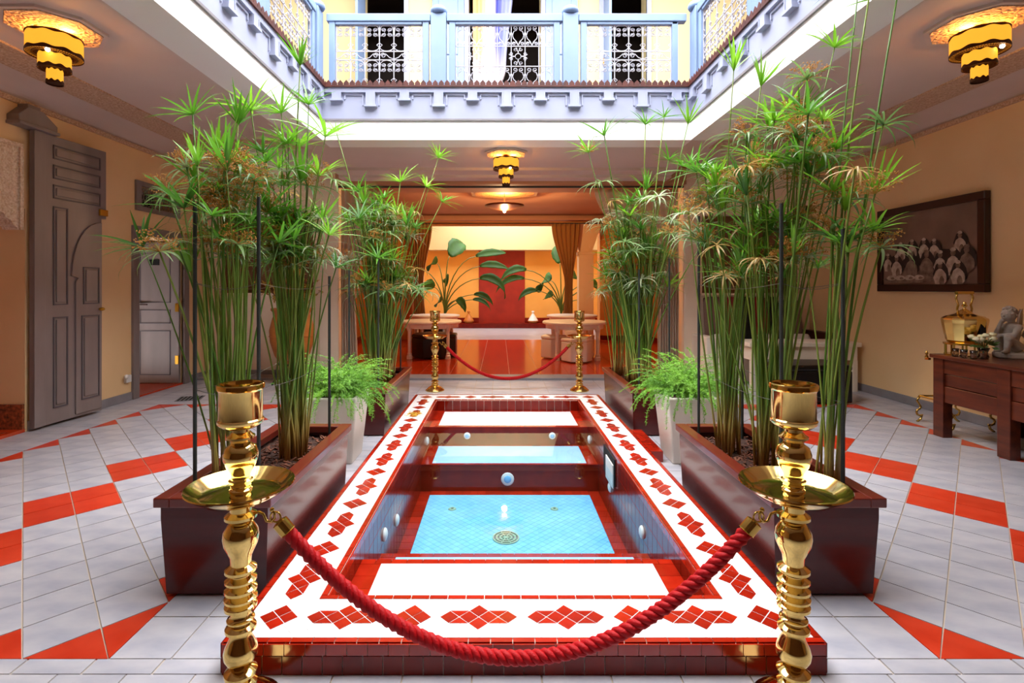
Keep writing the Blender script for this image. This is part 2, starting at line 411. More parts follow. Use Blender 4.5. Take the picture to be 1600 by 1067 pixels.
# niche in the left wall
nb = MB(); nb.box(XL-1.3, XL-WT, 4.86, 4.98, 0, 2.6); nb.box(XL-1.4, XL-1.3, 3.1, 4.98, 0, 2.6); nb.box(XL-1.3, XL-WT, 3.08, 3.2, 0, 2.6); nb.box(XL-1.3, XL-WT, 3.2, 4.86, 2.16, 2.6)
struct(nb.build('wall_niche', 'cream_pale'), 'pinkish plaster inside the open archway', 'wall')
struct(MB().box(XL-1.3, XL, 3.2, 4.86, -.05, .03).build('floor_niche', 'salon_tile'), 'red tiled floor of the open archway', 'floor')
struct(MB().box(XL-1.3, XL-.005, 4.835, 4.859, .03, .27).build('trim_2', 'zellige'), 'patterned tile dado strip in the open archway', 'tile strip')
cs = MB()
cs.xprism([(4.80, 1.95), (4.80, 2.77), (3.1, 2.77), (3.1, 2.14), (4.54, 2.14), (4.57, 2.10), (4.62, 2.09), (4.64, 2.05), (4.69, 2.03), (4.71, 1.99), (4.75, 1.97), (4.76, 1.95)], XL-.12, XL+.028)
cs.box(XL+.028, XL+.045, 4.765, 4.80, 1.95, 2.77); cs.box(XL+.028, XL+.045, 3.1, 4.765, 2.735, 2.77)
struct(cs.build('trim_3', 'stucco'), 'carved white stucco panel over the open archway', 'stucco')
# room behind the doorway
rb = MB(); rb.box(XL-2.0, XL-WT, 7.8, 7.9, 0, 2.9); rb.box(XL-2.1, XL-2.0, 5.6, 7.9, 0, 2.9); rb.box(XL-2.0, XL-WT, 5.6, 5.7, 0, 2.9); rb.box(XL-2.0, XL-WT, 5.7, 7.8, 2.8, 2.9)
struct(rb.build('wall_side_room', 'brown_panel'), 'dim brown walls of the small room behind the doorway', 'wall')
struct(MB().box(XL-2.0, XL, 6.4, 7.8, -.05, .02).build('floor_side_room', 'salon_tile'), 'red tile threshold of the doorway', 'floor')
# back walls of both side galleries: half wall, sill, dark blind above
def backwall(n, x0, x1, wx0, wx1, who):
    b = MB(); y0, y1 = 8.0, 8.3
    b.box(x0, x1, y0, y1, 0, 1.28); b.box(x0, x1, y0, y1, 2.55, 3.3); b.box(x0, wx0, y0, y1, 1.28, 2.55); b.box(wx1, x1, y0, y1, 1.28, 2.55)
    struct(b.build('wall_back_%d' % n, 'cream_pale'), 'pale half wall under the brown blind %s' % who, 'wall')
    w = sroot('window_%d' % n, 'wide window with a drawn brown blind %s' % who, 'window')
    MB().box(wx0, wx1, 8.16, 8.2, 1.28, 2.55).build('blind', 'brown_panel', w)
    MB().box(wx0-.03, wx1+.03, 7.95, 8.16, 1.27, 1.31).build('window_sill', 'cream_pale', w, bevel=.006)
    for k in range(1, 3):
        x = wx0+(wx1-wx0)*k/3; MB().box(x-.02, x+.02, 8.12, 8.17, 1.31, 2.55).build('mullion', 'brown_panel', w)
backwall(1, XL, -2.84, -4.45, -2.95, 'behind the terracotta jar')
backwall(2, 3.12, XR, 3.2, 4.8, 'above the white bench')
struct(MB().box(-2.84, -2.54, 7.95, 8.75, 0, 3.3).build('wall_pillar_1', 'cream_pale', bevel=.008), 'cream pillar beside the terracotta jar', 'pillar')
struct(MB().box(2.88, 3.12, 7.9, 8.65, 0, 3.3).build('wall_pillar_2', 'cream_pale', bevel=.008), 'cream pillar beside the white bench', 'pillar')
struct(MB().box(-2.54, 2.88, 7.8, 8.5, 2.995, 3.3).build('wall_header', 'salon_ceiling'), 'brown header over the opening of the red room', 'header')
# baseboards
b = MB(); b.box(XL, XL+.02, 4.88, 6.28, 0, .10); b.box(XL, XL+.02, 7.44, 8.0, 0, .10); b.box(XL, XL+.02, YN, 3.2, 0, .10); b.box(XL, -2.84, 7.98, 8.0, 0, .10)
struct(b.build('baseboard_left', 'baseboard', bevel=.004), 'grey stone baseboard along the wall with the doors', 'baseboard')
b = MB(); b.box(XR-.02, XR, YN, 8.0, 0, .10); b.box(3.12, XR, 7.98, 8.0, 0, .10)
struct(b.build('baseboard_right', 'baseboard', bevel=.004), 'grey stone baseboard along the wall with the picture', 'baseboard')
# ------------------------------------------------------------------ gallery ceilings round the opening
OX0, OX1, OY0, OY1 = -2.08, 2.235, 1.7, 5.87
ZS, ZC = 3.12, 3.27
def ringboxes(b, z0, z1, ix0, ix1, iy0, iy1, ox0, ox1, oy0, oy1):
    b.box(ox0, ix0, oy0, oy1, z0, z1); b.box(ix1, ox1, oy0, oy1, z0, z1); b.box(ix0, ix1, oy0, iy0, z0, z1); b.box(ix0, ix1, iy1, oy1, z0, z1)
b = MB(); ringboxes(b, ZC, 3.34, OX0-.3, OX1+.3, OY0-.3, OY1+.3, XL-.3, XR+.3, YN-.3, 8.5)
struct(b.build('ceiling', 'plaster'), 'plaster ceiling of the gallery around the courtyard', 'ceiling')
b = MB(); ringboxes(b, ZS, 3.34, OX0, OX1, OY0, OY1, OX0-.33, OX1+.33, OY0-.33, OY1+.01)
b.box(OX0-.33, OX1+.33, OY1, 7.25, ZS, ZC); b.box(OX0-.33, OX1+.33, 7.25, 7.8, ZS-.04, ZC); b.box(OX0-.33, OX1+.33, 7.55, 7.8, ZS-.08, ZC)
struct(b.build('ceiling_beam', 'plaster'), 'plaster soffit beam under the balcony edge', 'soffit')
# carved bands and coves
def carved_frame(n, x0, x1, y0, y1, wx, sg, who):
    w = .36; a, c = (x0, x0+w) if sg < 0 else (x1-w, x1)
    b = MB(); b.box(a, c, y0, y1, ZC-.016, ZC+.01)
    lo, hi = (x0+w, x1) if sg < 0 else (x0, x1-w)
    b.box(lo, hi, y1-w, y1, ZC-.016, ZC+.01)
    struct(b.build('trim_carved_%d' % n, 'carved'), 'carved plaster band on the gallery ceiling %s' % who, 'cornice')
    cv = MB(); pr = []
    for i in range(9):
        t = i/8*PI/2; pr.append((.40*(1-math.sin(t)), -.075*(1-math.cos(t))-.0))
    poly = [(wx-sg*p, ZC+q) for p, q in pr]+[(wx, ZC+.02), (wx-sg*.40, ZC+.02)]
    cv.yprism(poly, YN, 8.0)
    struct(cv.build('trim_cove_%d' % n, 'plaster'), 'plaster cove cornice along the top of the wall %s' % who, 'cornice')
    struct(MB().box(*sorted((wx-sg*.0, wx-sg*.03)), YN, 8.0, 3.15, 3.196).build('trim_strip_%d' % n, 'carved'), 'narrow carved strip under the cove %s' % who, 'cornice')
carved_frame(1, -4.13, -2.42, YN, 6.75, XL, -1, 'above the grey doors')
carved_frame(2, 2.58, 4.43, YN, 6.75, XR, 1, 'above the framed picture')
# ------------------------------------------------------------------ balcony fascia and frieze
FZ0, FZ1, FZ2 = ZS, 3.335, 3.715      # white band, then pale blue frieze
def run_frame(side):
    """local x along the run, y towards the courtyard; returns matrix to world"""
    if side == 'far': return Matrix.Translation((OX0, OY1, 0)), OX1-OX0
    if side == 'left': return Matrix(((0, 1, 0, OX0), (1, 0, 0, OY0), (0, 0, 1, 0), (0, 0, 0, 1))), OY1-OY0
    return Matrix(((0, -1, 0, OX1), (1, 0, 0, OY0), (0, 0, 1, 0), (0, 0, 0, 1))), OY1-OY0
def tobox(b, mtx, x0, x1, y0, y1, z0, z1):
    p = mtx @ Vector((x0, y0, 0)); q = mtx @ Vector((x1, y1, 0))
    return b.box(min(p.x, q.x), max(p.x, q.x), min(p.y, q.y), max(p.y, q.y), z0, z1)
sides = {'far': 'facing the camera across the pool', 'left': 'on the side of the grey doors', 'right': 'on the side of the framed picture'}
# local y: far run looks to -y, the side runs as given by their matrices
for n, sd in enumerate(('far', 'left', 'right')):
    mx, Ln = run_frame(sd); sg = -1 if sd == 'far' else 1
    def bx(b, x0, x1, y0, y1, z0, z1): return tobox(b, mx, x0, x1, sg*y0, sg*y1, z0, z1)
    fa = sroot('trim_fascia_%d' % (n+1), 'balcony fascia with white band and pale blue bracket frieze, %s' % sides[sd], 'fascia')
    bx(MB(), 0, Ln, -.30, .012, FZ0-.004, FZ1).build('white_band', 'white_paint', fa)
    bx(MB(), 0, Ln, -.30, .03, FZ1, FZ1+.022).build('moulding', 'baseboard', fa)
    bx(MB(), 0, Ln, -.30, .008, FZ1+.022, FZ2).build('frieze', 'frieze_paint', fa)
    bx(MB(), 0, Ln, -.05, .045, FZ2-.055, FZ2).build('moulding', 'frieze_paint', fa)
    st = .394; n0 = int(Ln/st)
    off = (Ln-n0*st)/2
    for k in range(n0+1):
        x = off+k*st; lg = .145 if k % 2 else .075
        if x < .1 or x > Ln-.1: continue
        bk = bx(MB(), x-.055, x+.055, 0, .045, FZ2-.055-lg, FZ2-.055).build('bracket', 'frieze_paint', fa)
        bx(MB(), x-.072, x+.072, 0, .06, FZ2-.055-lg-.024, FZ2-.055-lg).build('foot', 'frieze_paint', bk)
        for e in (-1, 1):
            bx(MB(), x+e*.047-.006, x+e*.047+.006, .045, .052, FZ2-.055-lg, FZ2-.055).build('bead', 'frieze_paint', bk)
        for xa, xb, za, zb in ((x+.085, x+st-.085, FZ2-.085, FZ2-.055), (x+.085, x+.10, FZ2-.055-lg, FZ2-.085), (x+st-.10, x+st-.085, FZ2-.055-(.22-lg), FZ2-.085)):
            bx(MB(), xa, xb, 0, .022, za, zb).build('panel_moulding', 'frieze_paint', fa)
    tr = MB()   # pointed brown metal lambrequin
    bx(tr, 0, Ln, -.02, .065, FZ2, FZ2+.02)
    nt = int(Ln/.068)
    for k in range(nt):
        x = (k+.5)*Ln/nt; w = Ln/nt*.45
        pts = [(x-w, FZ2+.02), (x+w, FZ2+.02), (x+w, FZ2+.045), (x, FZ2+.08), (x-w, FZ2+.045)]
        fr = [mx @ Vector((px, sg*.063, pz)) for px, pz in pts]; bkk = [mx @ Vector((px, sg*.055, pz)) for px, pz in pts]
        tr.add(fr+bkk, [(0, 1, 2, 3, 4), (9, 8, 7, 6, 5)]+[(i, (i+1) % 5, 5+(i+1) % 5, 5+i) for i in range(5)])
    tr.build('scalloped_edge', 'rust_trim', fa)
# near edge closing of the opening
struct(MB().box(OX0, OX1, OY0-.3, OY0, FZ0, FZ2).build('trim_fascia_near', 'white_paint'), 'white fascia over the near side of the courtyard', 'fascia')
# upper gallery floor
b = MB(); ringboxes(b, 3.34, FZ2+.015, OX0-.05, OX1+.05, OY0-.05, OY1+.05, XL-.3, XR+.3, YN-.3, 8.5)
struct(b.build('floor_upper', 'brown_panel'), 'floor slab of the upper balcony', 'floor')
# ------------------------------------------------------------------ balustrades
def spiral(cx, cz, r0, r1, a0, turns, n=14):
    return [(cx+(r0+(r1-r0)*i/n)*math.cos(a0+turns*2*PI*i/n), 0, cz+(r0+(r1-r0)*i/n)*math.sin(a0+turns*2*PI*i/n)) for i in range(n+1)]
IR = .0048
def mirror(pts): return [(-x, y, z) for x, y, z in pts]
cellA = MB(); cellB = MB()      # arch of curls over a cell 0.162 wide, 0.33 high, and the bow at its foot
for m in (0, 1):
    f = mirror if m else (lambda p: p)
    for zc, a0, t in ((.262, PI/2, 1.4), (.205, -PI/2, -1.4)):
        cellA.tube(f([(.076, 0, .235), (.066, 0, zc+(.02 if zc > .23 else -.02))]+list(reversed(spiral(.037, zc, .006, .027, a0, t, 11)))), IR, 4)
    cellA.tube(f([(.078, 0, .235), (.07, 0, .29), (.04, 0, .318), (0, 0, .326)]), IR, 4)
    cellB.tube(f([(.078, 0, .05), (.06, 0, .022), (.03, 0, .008), (0, 0, .004)]), IR, 4)
    cellB.tube(f([(.081, 0, .105), (.05, 0, .078), (.079, 0, .05)]), IR, 4)
cellA = cellA.mesh('scroll', 'iron_white'); cellB = cellB.mesh('scroll', 'iron_white')
midA = MB().tube([(.16, 0, .01), (.11, 0, .03), (.07, 0, .07)]+list(reversed(spiral(.04, .05, .006, .034, PI/3, 1.3, 11))), IR, 4).mesh('scroll', 'iron_white')
heart = MB()      # heart of two S curls, cell 0.162 wide, 0.24 high
for m in (0, 1):
    f = mirror if m else (lambda p: p)
    heart.tube(f(list(spiral(.036, .198, .007, .028, PI, 1.25, 10))+[(.05, 0, .165), (.066, 0, .12)]), IR, 4)
    heart.tube(f([(.075, 0, .15), (.055, 0, .085), (.018, 0, .05), (0, 0, .012)]), IR, 4)
    heart.tube(f([(.0, 0, .012), (.03, 0, .05)]+list(reversed(spiral(.05, .028, .006, .022, PI/2, -1.3, 10)))), IR, 4)
heart = heart.mesh('scroll', 'iron_white')
ros = MB()        # rosette of eight curls, 0.30 square, origin in the middle
for q in range(4):
    for e in (-1, 1):
        pts = [(0.03*0, 0, .04)]+[(e*.006, 0, .075)]+list(reversed(spiral(e*.04, .098, .006, .03, PI if e > 0 else 0, -1.2*e, 10)))
        a = q*PI/2; ros.tube([(x*math.cos(a)-z*math.sin(a), y, x*math.sin(a)+z*math.cos(a)) for x, y, z in pts], IR, 4)
ros.torus((0, 0, 0), .04, IR, 16, 4, 'y'); ros = ros.mesh('scroll', 'iron_white')
RZ0, RZ1 = FZ2+.04, 4.50
def iron_panel(rail, x0, x1, kind):
    """x0..x1 local in the rail's frame"""
    z0, z1 = RZ0, RZ1-.02; w = x1-x0; H = z1-z0
    b = MB(); n = max(2, round(w/.162)); st = w/n
    for k in range(n+1): b.tube([(x0+k*st, 0, z0), (x0+k*st, 0, z1)], .0065, 4)
    zs = [z0+.31, z0+.41] if kind == 'A' else [z0+.235, z0+.47]
    for z in [z0+.005, z1-.005]+zs: b.tube([(x0, 0, z), (x1, 0, z)], .0065, 4)
    pn = b.build('iron_panel', 'iron_white', rail)
    for k in range(n):
        xm = x0+(k+.5)*st
        if kind == 'A':
            for zz, hh in ((z0, .31), (z0+.41, z1-z0-.41)):
                for me_ in (cellA, cellB): o = link('scroll', me_, pn, (xm, 0, zz)); o.scale = (st/.162, 1, hh/.33)
            if k % 2 == 0:
                for e in (-1, 1): o = link('scroll', midA, pn, (xm+st/2, 0, z0+.31)); o.scale = (e*st/.162, 1, 1)
        else:
            for zz, hh in ((z0, .235), (z0+.47, z1-z0-.47)):
                o = link('scroll', heart, pn, (xm, 0, zz)); o.scale = (st/.162, 1, hh/.24)
            if k % 3 == 1 or n < 4:
                o = link('scroll', ros, pn, (xm, 0, z0+.352)); o.scale = (.86, 1, .82)
def balustrade(sd, layout):
    loc = {'far': (OX0, OY1+.03, 0), 'left': (OX0-.03, OY0, 0), 'right': (OX1+.03, OY0, 0)}[sd]
    r = thing('balcony_railing', 'pale blue wooden balcony railing with white scrolled ironwork, %s' % sides[sd], 'railing', loc, 0 if sd == 'far' else PI/2, 'balcony railings')
    Ln = layout[-1][2] if False else None
    for it in layout:
        if it[0] == 'post':
            x = it[1]; p = MB().box(x-.09, x+.09, -.05, .05, FZ2+.02, 4.60).build('post', 'blue_paint', r, bevel=.008)
            MB().lathe([(0, 4.60), (.085, 4.60), (.10, 4.625), (.095, 4.65), (.075, 4.675), (.03, 4.69), (0, 4.692)], 16, (x, 0, 0)).build('post_cap', 'blue_paint', p, smooth=True)
        elif it[0] == 'stile':
            x = it[1]; MB().box(x-.035, x+.035, -.03, .03, FZ2+.02, RZ1).build('stile', 'blue_paint', r, bevel=.005)
        elif it[0] == 'rail':
            MB().box(it[1], it[2], -.045, .045, RZ1, 4.59).build('top_rail', 'blue_paint', r, bevel=.008)
            MB().box(it[1]+.1, it[2]-.1, -.03, .03, RZ1-.03, RZ1).build('rail_batten', 'blue_paint', r, bevel=.004)
        else: iron_panel(r, it[1], it[2], it[0])
# far run: local x = X - OX0
balustrade('far', [('stile', .12), ('stile', 1.215), ('A', .163, 1.177), ('post', 1.365), ('stile', 1.525), ('B', 1.565, 2.70), ('stile', 2.745), ('post', 2.905), ('stile', 3.06), ('A', 3.095, 4.085), ('stile', 4.125),
                   ('rail', .06, 1.27), ('rail', 1.46, 2.81), ('rail', 3.0, 4.255)])
lay = [('post', 4.09)]
for a, k in ((.0, 'A'), (1.42, 'B'), (2.80, 'A')):
    lay += [('stile', a), ('stile', a+1.13), (k, a+.04, a+1.09), ('rail', a-.04, a+1.17)]
    if a > .5: lay.append(('post', a-.16))
balustrade('left', lay); balustrade('right', lay)
# ------------------------------------------------------------------ upper storey walls
UZ, UT = FZ2+.015, 6.6
YU = 8.0
ub = MB(); ops = [(-2.17, -1.51), (-.49, .65), (1.64, 2.32)]; x = XL-.3
for a, c in ops:
    ub.box(x, a, YU, YU+.3, UZ, UT); ub.box(a, c, YU, YU+.3, 6.3, UT); x = c
ub.box(x, XR+.3, YU, YU+.3, UZ, UT)
struct(ub.build('wall_upper_far', 'yellow_wall'), 'pale yellow upper wall behind the balcony', 'wall')
struct(MB().box(XL-.3, XL, YN, YU, UZ, UT).build('wall_upper_left', 'brown_panel'), 'brown upper wall behind the balcony above the grey doors', 'wall')
struct(MB().box(XR, XR+.3, YN, YU, UZ, UT).build('wall_upper_right', 'brown_panel'), 'brown upper wall behind the balcony above the picture', 'wall')
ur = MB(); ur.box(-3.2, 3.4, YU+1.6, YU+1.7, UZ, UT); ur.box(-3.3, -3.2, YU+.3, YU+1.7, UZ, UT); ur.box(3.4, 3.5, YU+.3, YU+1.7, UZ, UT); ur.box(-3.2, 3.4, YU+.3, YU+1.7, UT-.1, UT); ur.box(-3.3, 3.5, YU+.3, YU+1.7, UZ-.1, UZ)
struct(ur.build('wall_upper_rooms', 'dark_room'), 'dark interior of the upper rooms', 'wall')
b = MB(); ringboxes(b, UT, UT+.25, -3.1, 3.3, 1.4, 7.0, XL-.3, XR+.3, YN-.3, 8.3)
struct(b.build('ceiling_upper', 'plaster'), 'ceiling of the upper gallery around the open sky', 'ceiling')
for n, (a, c) in enumerate(ops):
    d = sroot('door_%d' % (n+3), ('open upper doorway with pale blue frame, %s' % ('above the terracotta jar side', 'in the middle with a printed curtain', 'above the white bench side')[n]), 'door')
    for e in (a-.07, c): MB().box(e, e+.07, YU-.04, YU+.03, UZ, 6.3).build('door_frame', 'frieze_paint', d, bevel=.004)
    if n == 1:
        for e, k in ((a-.07-.5, a-.07), (c+.07, c+.57)):
            lf = MB().box(e, k, YU-.07, YU-.03, UZ+.02, 6.3).build('shutter', 'blue_paint', d, bevel=.004)
            for z0, z1 in ((UZ+.12, 4.25), (4.35, 4.95), (5.05, 6.2)): MB().box(e+.1, k-.1, YU-.085, YU-.07, z0, z1).build('panel', 'blue_paint', lf, bevel=.006)
    else:
        lf = MB().box(a+.0, a+.04, YU-.42, YU+.02, UZ+.02, 6.25).build('shutter', 'blue_paint', d, bevel=.004)
        for z in (UZ+.25, 4.9): MB().box(a-.02, a+.06, YU-.05, YU-.035, z, z+.1).build('hinge', 'gold_hinge', lf)
def curtain(name, label, m, loc, z1, widths, folds, depth, group=None):
    """widths: list of (z, xleft, xright) from the top down"""
    b = MB(); nu = folds*8; nv = 40; vs = []; fs = []
    for j in range(nv+1):
        z = z1*(1-j/nv)
        for k in range(len(widths)-1):
            if widths[k][0] >= z >= widths[k+1][0]-1e-6: break
        A0, B0 = widths[k], widths[k+1]; t = (A0[0]-z)/(A0[0]-B0[0]) if A0[0] != B0[0] else 0; t = t*t*(3-2*t)
        xl = A0[1]+(B0[1]-A0[1])*t; xr = A0[2]+(B0[2]-A0[2])*t
        for i in range(nu+1):
            u = i/nu; vs.append((xl+(xr-xl)*u, depth*math.sin(u*folds*2*PI+.4*math.sin(z*3))*(1+.2*math.sin(9*u)), z))
    for j in range(nv):
        for i in range(nu): a = j*(nu+1)+i; fs.append((a, a+nu+1, a+nu+2, a+1))
    b.add(vs, fs); o = b.build(name, m, None, loc, smooth=True)
    sol = o.modifiers.new('cloth', 'SOLIDIFY'); sol.thickness = .006
    return tag(o, label, 'curtain', group)
curtain('door_curtain', 'white curtain printed orange and blue, in the middle upper doorway', 'curtain_print', (-.12, YU-.01, UZ+.03), 2.5, [(2.5, -.3, .34), (1.1, -.3, .22), (.5, -.3, .02), (0, -.3, -.08)], 5, .03)
# ------------------------------------------------------------------ salon and patio behind
ZSAL = 3.27
struct(MB().box(SX0-.2, SX1+.2, 8.5, SY1+.1, ZSAL, ZSAL+.15).build('ceiling_salon', 'salon_ceiling'), 'brown ceiling of the red floored room', 'ceiling')
b = MB()
for k, w in enumerate((.34, .22, .10)): ringboxes(b, ZSAL-.05*(3-k), ZSAL-.05*(2-k), SX0+w, SX1-w, 8.5+w, SY1-w, SX0, SX1, 8.5, SY1)
struct(b.build('trim_salon', 'salon_ceiling'), 'stepped brown cornice of the red floored room', 'cornice')
struct(MB().box(SX0-.2, SX0, 8.3, SY1, 0, ZSAL).build('wall_salon_left', 'salon_wall'), 'ochre side wall of the red room behind the black ottoman', 'wall')
struct(MB().box(SX1, SX1+.2, 8.3, SY1, 0, ZSAL).build('wall_salon_right', 'salon_wall'), 'ochre side wall of the red room behind the white ottomans', 'wall')
b = MB(); ya, yb = SY1, SY1+.35
b.box(SX0-.2, -2.25, ya, yb, 0, ZSAL); b.box(2.62, SX1+.2, ya, yb, 0, ZSAL); b.box(-2.25, 2.62, ya, yb, 3.04, ZSAL)
struct(b.build('wall_salon_far', 'salon_wall'), 'ochre wall with the wide opening onto the patio', 'wall')
b = MB(); b.box(SX1-.02, SX1, 8.6, SY1, .03, .14); b.box(SX0, SX0+.02, 8.6, SY1, .03, .14); b.box(2.62, SX1, SY1-.02, SY1, .03, .14)
struct(b.build('baseboard_salon', 'pool_wall'), 'dark red skirting of the red room', 'baseboard')
cl = MB(); cl.box(2.02, 2.40, 13.0, 13.3, 0.034, 2.3); cl.box(1.98, 2.44, 12.97, 13.3, 2.24, 2.31); cl.yprism([(2.05, 2.31), (2.37, 2.31), (2.62, 3.04), (1.75, 3.04)], 13.05, 13.3)
struct(cl.build('wall_column_1', 'cream', bevel=.01), 'cream column with flared capital beside the tan curtain', 'column')
struct(MB().box(-2.25, -1.98, 13.0, 13.3, 0.034, 3.04).build('wall_column_2', 'cream', bevel=.01), 'cream column behind the papyrus, at the patio opening', 'column')
YF = 17.5
b = MB(); b.box(-3.4, 3.6, YF, YF+.2, 0, 5.0)
struct(b.build('wall_patio_far', 'orange_wall'), 'orange end wall of the patio with the red panel', 'wall')
struct(MB().box(-3.4, 3.6, YF-.5, YF, 2.655, 5.0).build('wall_patio_beam', 'yellow_wall'), 'pale yellow overhang above the red panel', 'wall')
struct(MB().box(-3.6, -3.4, SY1+.35, YF+.2, 0, 5.0).build('wall_patio_left', 'orange_wall'), 'orange side wall of the patio behind the taller leafy plant', 'wall')
struct(MB().box(3.6, 3.8, SY1+.35, YF+.2, 0, 5.0).build('wall_patio_right', 'orange_wall'), 'orange side wall of the patio behind the second leafy plant', 'wall')
struct(MB().box(SX0, SX1, SY1, SY1+.35, ZSAL, 5.0).build('wall_patio_near', 'yellow_wall'), 'yellow wall above the patio opening', 'wall')
b = MB(); b.box(-3.4, 3.6, YF-.45, YF, .03, .20); b.box(-3.4, -.72, YF-.06, YF, .20, .36); b.box(.86, 3.6, YF-.06, YF, .20, .36)
struct(b.build('trim_patio_plinth', 'pool_wall', bevel=.01), 'dark red plinth step along the end wall of the patio', 'plinth')
struct(MB().box(-.72, .86, YF-.03, YF, .20, 2.65).build('trim_patio_panel', 'red_panel'), 'tall deep red panel on the end wall of the patio', 'panel')
b = MB(); ringboxes(b, 4.8, 5.0, -1.6, 1.8, 14.5, 16.7, -3.6, 3.8, SY1+.35, YF+.2)  # roof ring added out of view to cut the sky light here
struct(b.build('ceiling_patio_sky_mask', 'yellow_wall'), 'added roof ring, out of view, narrowing the sky light over the patio', 'ceiling')
tag(MB().tube([(-2.3, 12.9, 3.03), (2.7, 12.9, 3.03)], .014, 8).build('curtain_rod', 'rod'), 'thin dark curtain rod across the patio opening', 'curtain rod')
tag(MB().tube([(-2.53, 7.9, 2.97), (2.87, 7.9, 2.97)], .016, 8).build('curtain_rod', 'rod'), 'dark curtain rod under the header nearest the pool', 'curtain rod')
curtain('salon_curtain', 'tan curtain tied back beside the cream column', 'curtain_tan', (1.68, 12.9, .037), 2.98, [(2.98, -.36, .36), (1.42, -.03, .17), (0, -.10, .18)], 6, .035, 'tan curtains at the patio opening')
curtain('salon_curtain', 'tan curtain tied back behind the table with the black ottoman', 'curtain_tan', (-2.0, 12.9, .037), 2.98, [(2.98, -.25, .28), (1.42, -.16, .06), (0, -.18, .16)], 6, .035, 'tan curtains at the patio opening')
curtain('front_curtain', 'pale beige curtain hanging beside the pillar near the terracotta jar', 'curtain_pale', (-2.3, 7.98, .037), 2.92, [(2.92, -.2, .45), (1.3, -.2, .02), (0, -.2, .06)], 6, .035, 'beige curtains at the salon opening')
curtain('front_curtain', 'pale beige curtain hanging beside the pillar near the white bench', 'curtain_pale', (2.6, 7.98, .037), 2.92, [(2.92, -1.1, .22), (1.3, -.1, .22), (0, -.1, .22)], 8, .035, 'beige curtains at the salon opening')
# half round tables
def table(loc, r, label):
    t = thing('round_table', label, 'table', loc, 0, 'white round tables in the red room')
    MB().lathe([(0, .66), (r*.96, .66), (r, .675), (r, .70), (r*.97, .715), (0, .715)], 40).build('table_top', 'table_white', t, smooth=False)
    MB().lathe([(r*.86, .58), (r*.90, .58), (r*.90, .66), (r*.86, .66), (r*.86, .58)], 40).build('apron', 'table_white', t)
    for k in range(4):
        a = PI/4+k*PI/2; x, y = r*.86*math.cos(a), r*.86*math.sin(a)
        MB().lathe([(0, 0), (.055, 0), (.055, .06), (.04, .075), (.045, .10), (.033, .12), (.036, .52), (.05, .56), (.05, .66), (0, .66)], 8, (x, y, 0)).build('leg', 'table_white', t)
table((-1.36, 10.05, .034), .60, 'white round table over the black ottoman')
table((1.45, 9.85, .034), .62, 'white round table over the white ottomans')
table((-1.55, 12.1, .034), .60, 'white round table below the taller leafy plant')
table((1.72, 12.1, .034), .60, 'white round table in front of the cream column')
def ottoman(poly, h, m, loc, label, name='ottoman', cat='ottoman', group=None):
    t = thing(name, label, cat, loc, 0, group)
    o = MB().prism(poly, .02, h-.07).build('base', m, t, bevel=.015)
    MB().prism([(x*1.01, y*1.01) for x, y in poly], h-.07, h).build('cushion_top', m, t, bevel=.025)
    return t
def ngon(n, r, a0=0, sx=1): return [(sx*r*math.cos(a0+2*PI*i/n), r*math.sin(a0+2*PI*i/n)) for i in range(n)]
def rect(w, d): return [(-w/2, -d/2), (w/2, -d/2), (w/2, d/2), (-w/2, d/2)]
ottoman(ngon(8, .46, PI/8), .46, 'leather_black', (-1.28, 10.0, .034), 'black octagonal leather ottoman under the round table')
ottoman(ngon(6, .29, 0), .44, 'leather_white', (1.42, 9.35, .034), 'white hexagonal ottoman standing before the table', group='white ottomans')
ottoman(ngon(6, .27, .2), .44, 'leather_white', (1.61, 9.96, .034), 'white ottoman half hidden behind the hexagonal one', group='white ottomans')
ottoman(ngon(6, .26, .2), .44, 'leather_white', (1.05, 9.85, .034), 'white ottoman at the rim of the table beside the hexagonal one', group='white ottomans')
ottoman(rect(.44, .44), .44, 'leather_white', (1.72, 11.95, .034), 'white square ottoman under the table by the column', group='white ottomans')
ottoman(rect(.44, .44), .44, 'leather_black', (-1.55, 12.05, .034), 'black square ottoman under the table by the patio')
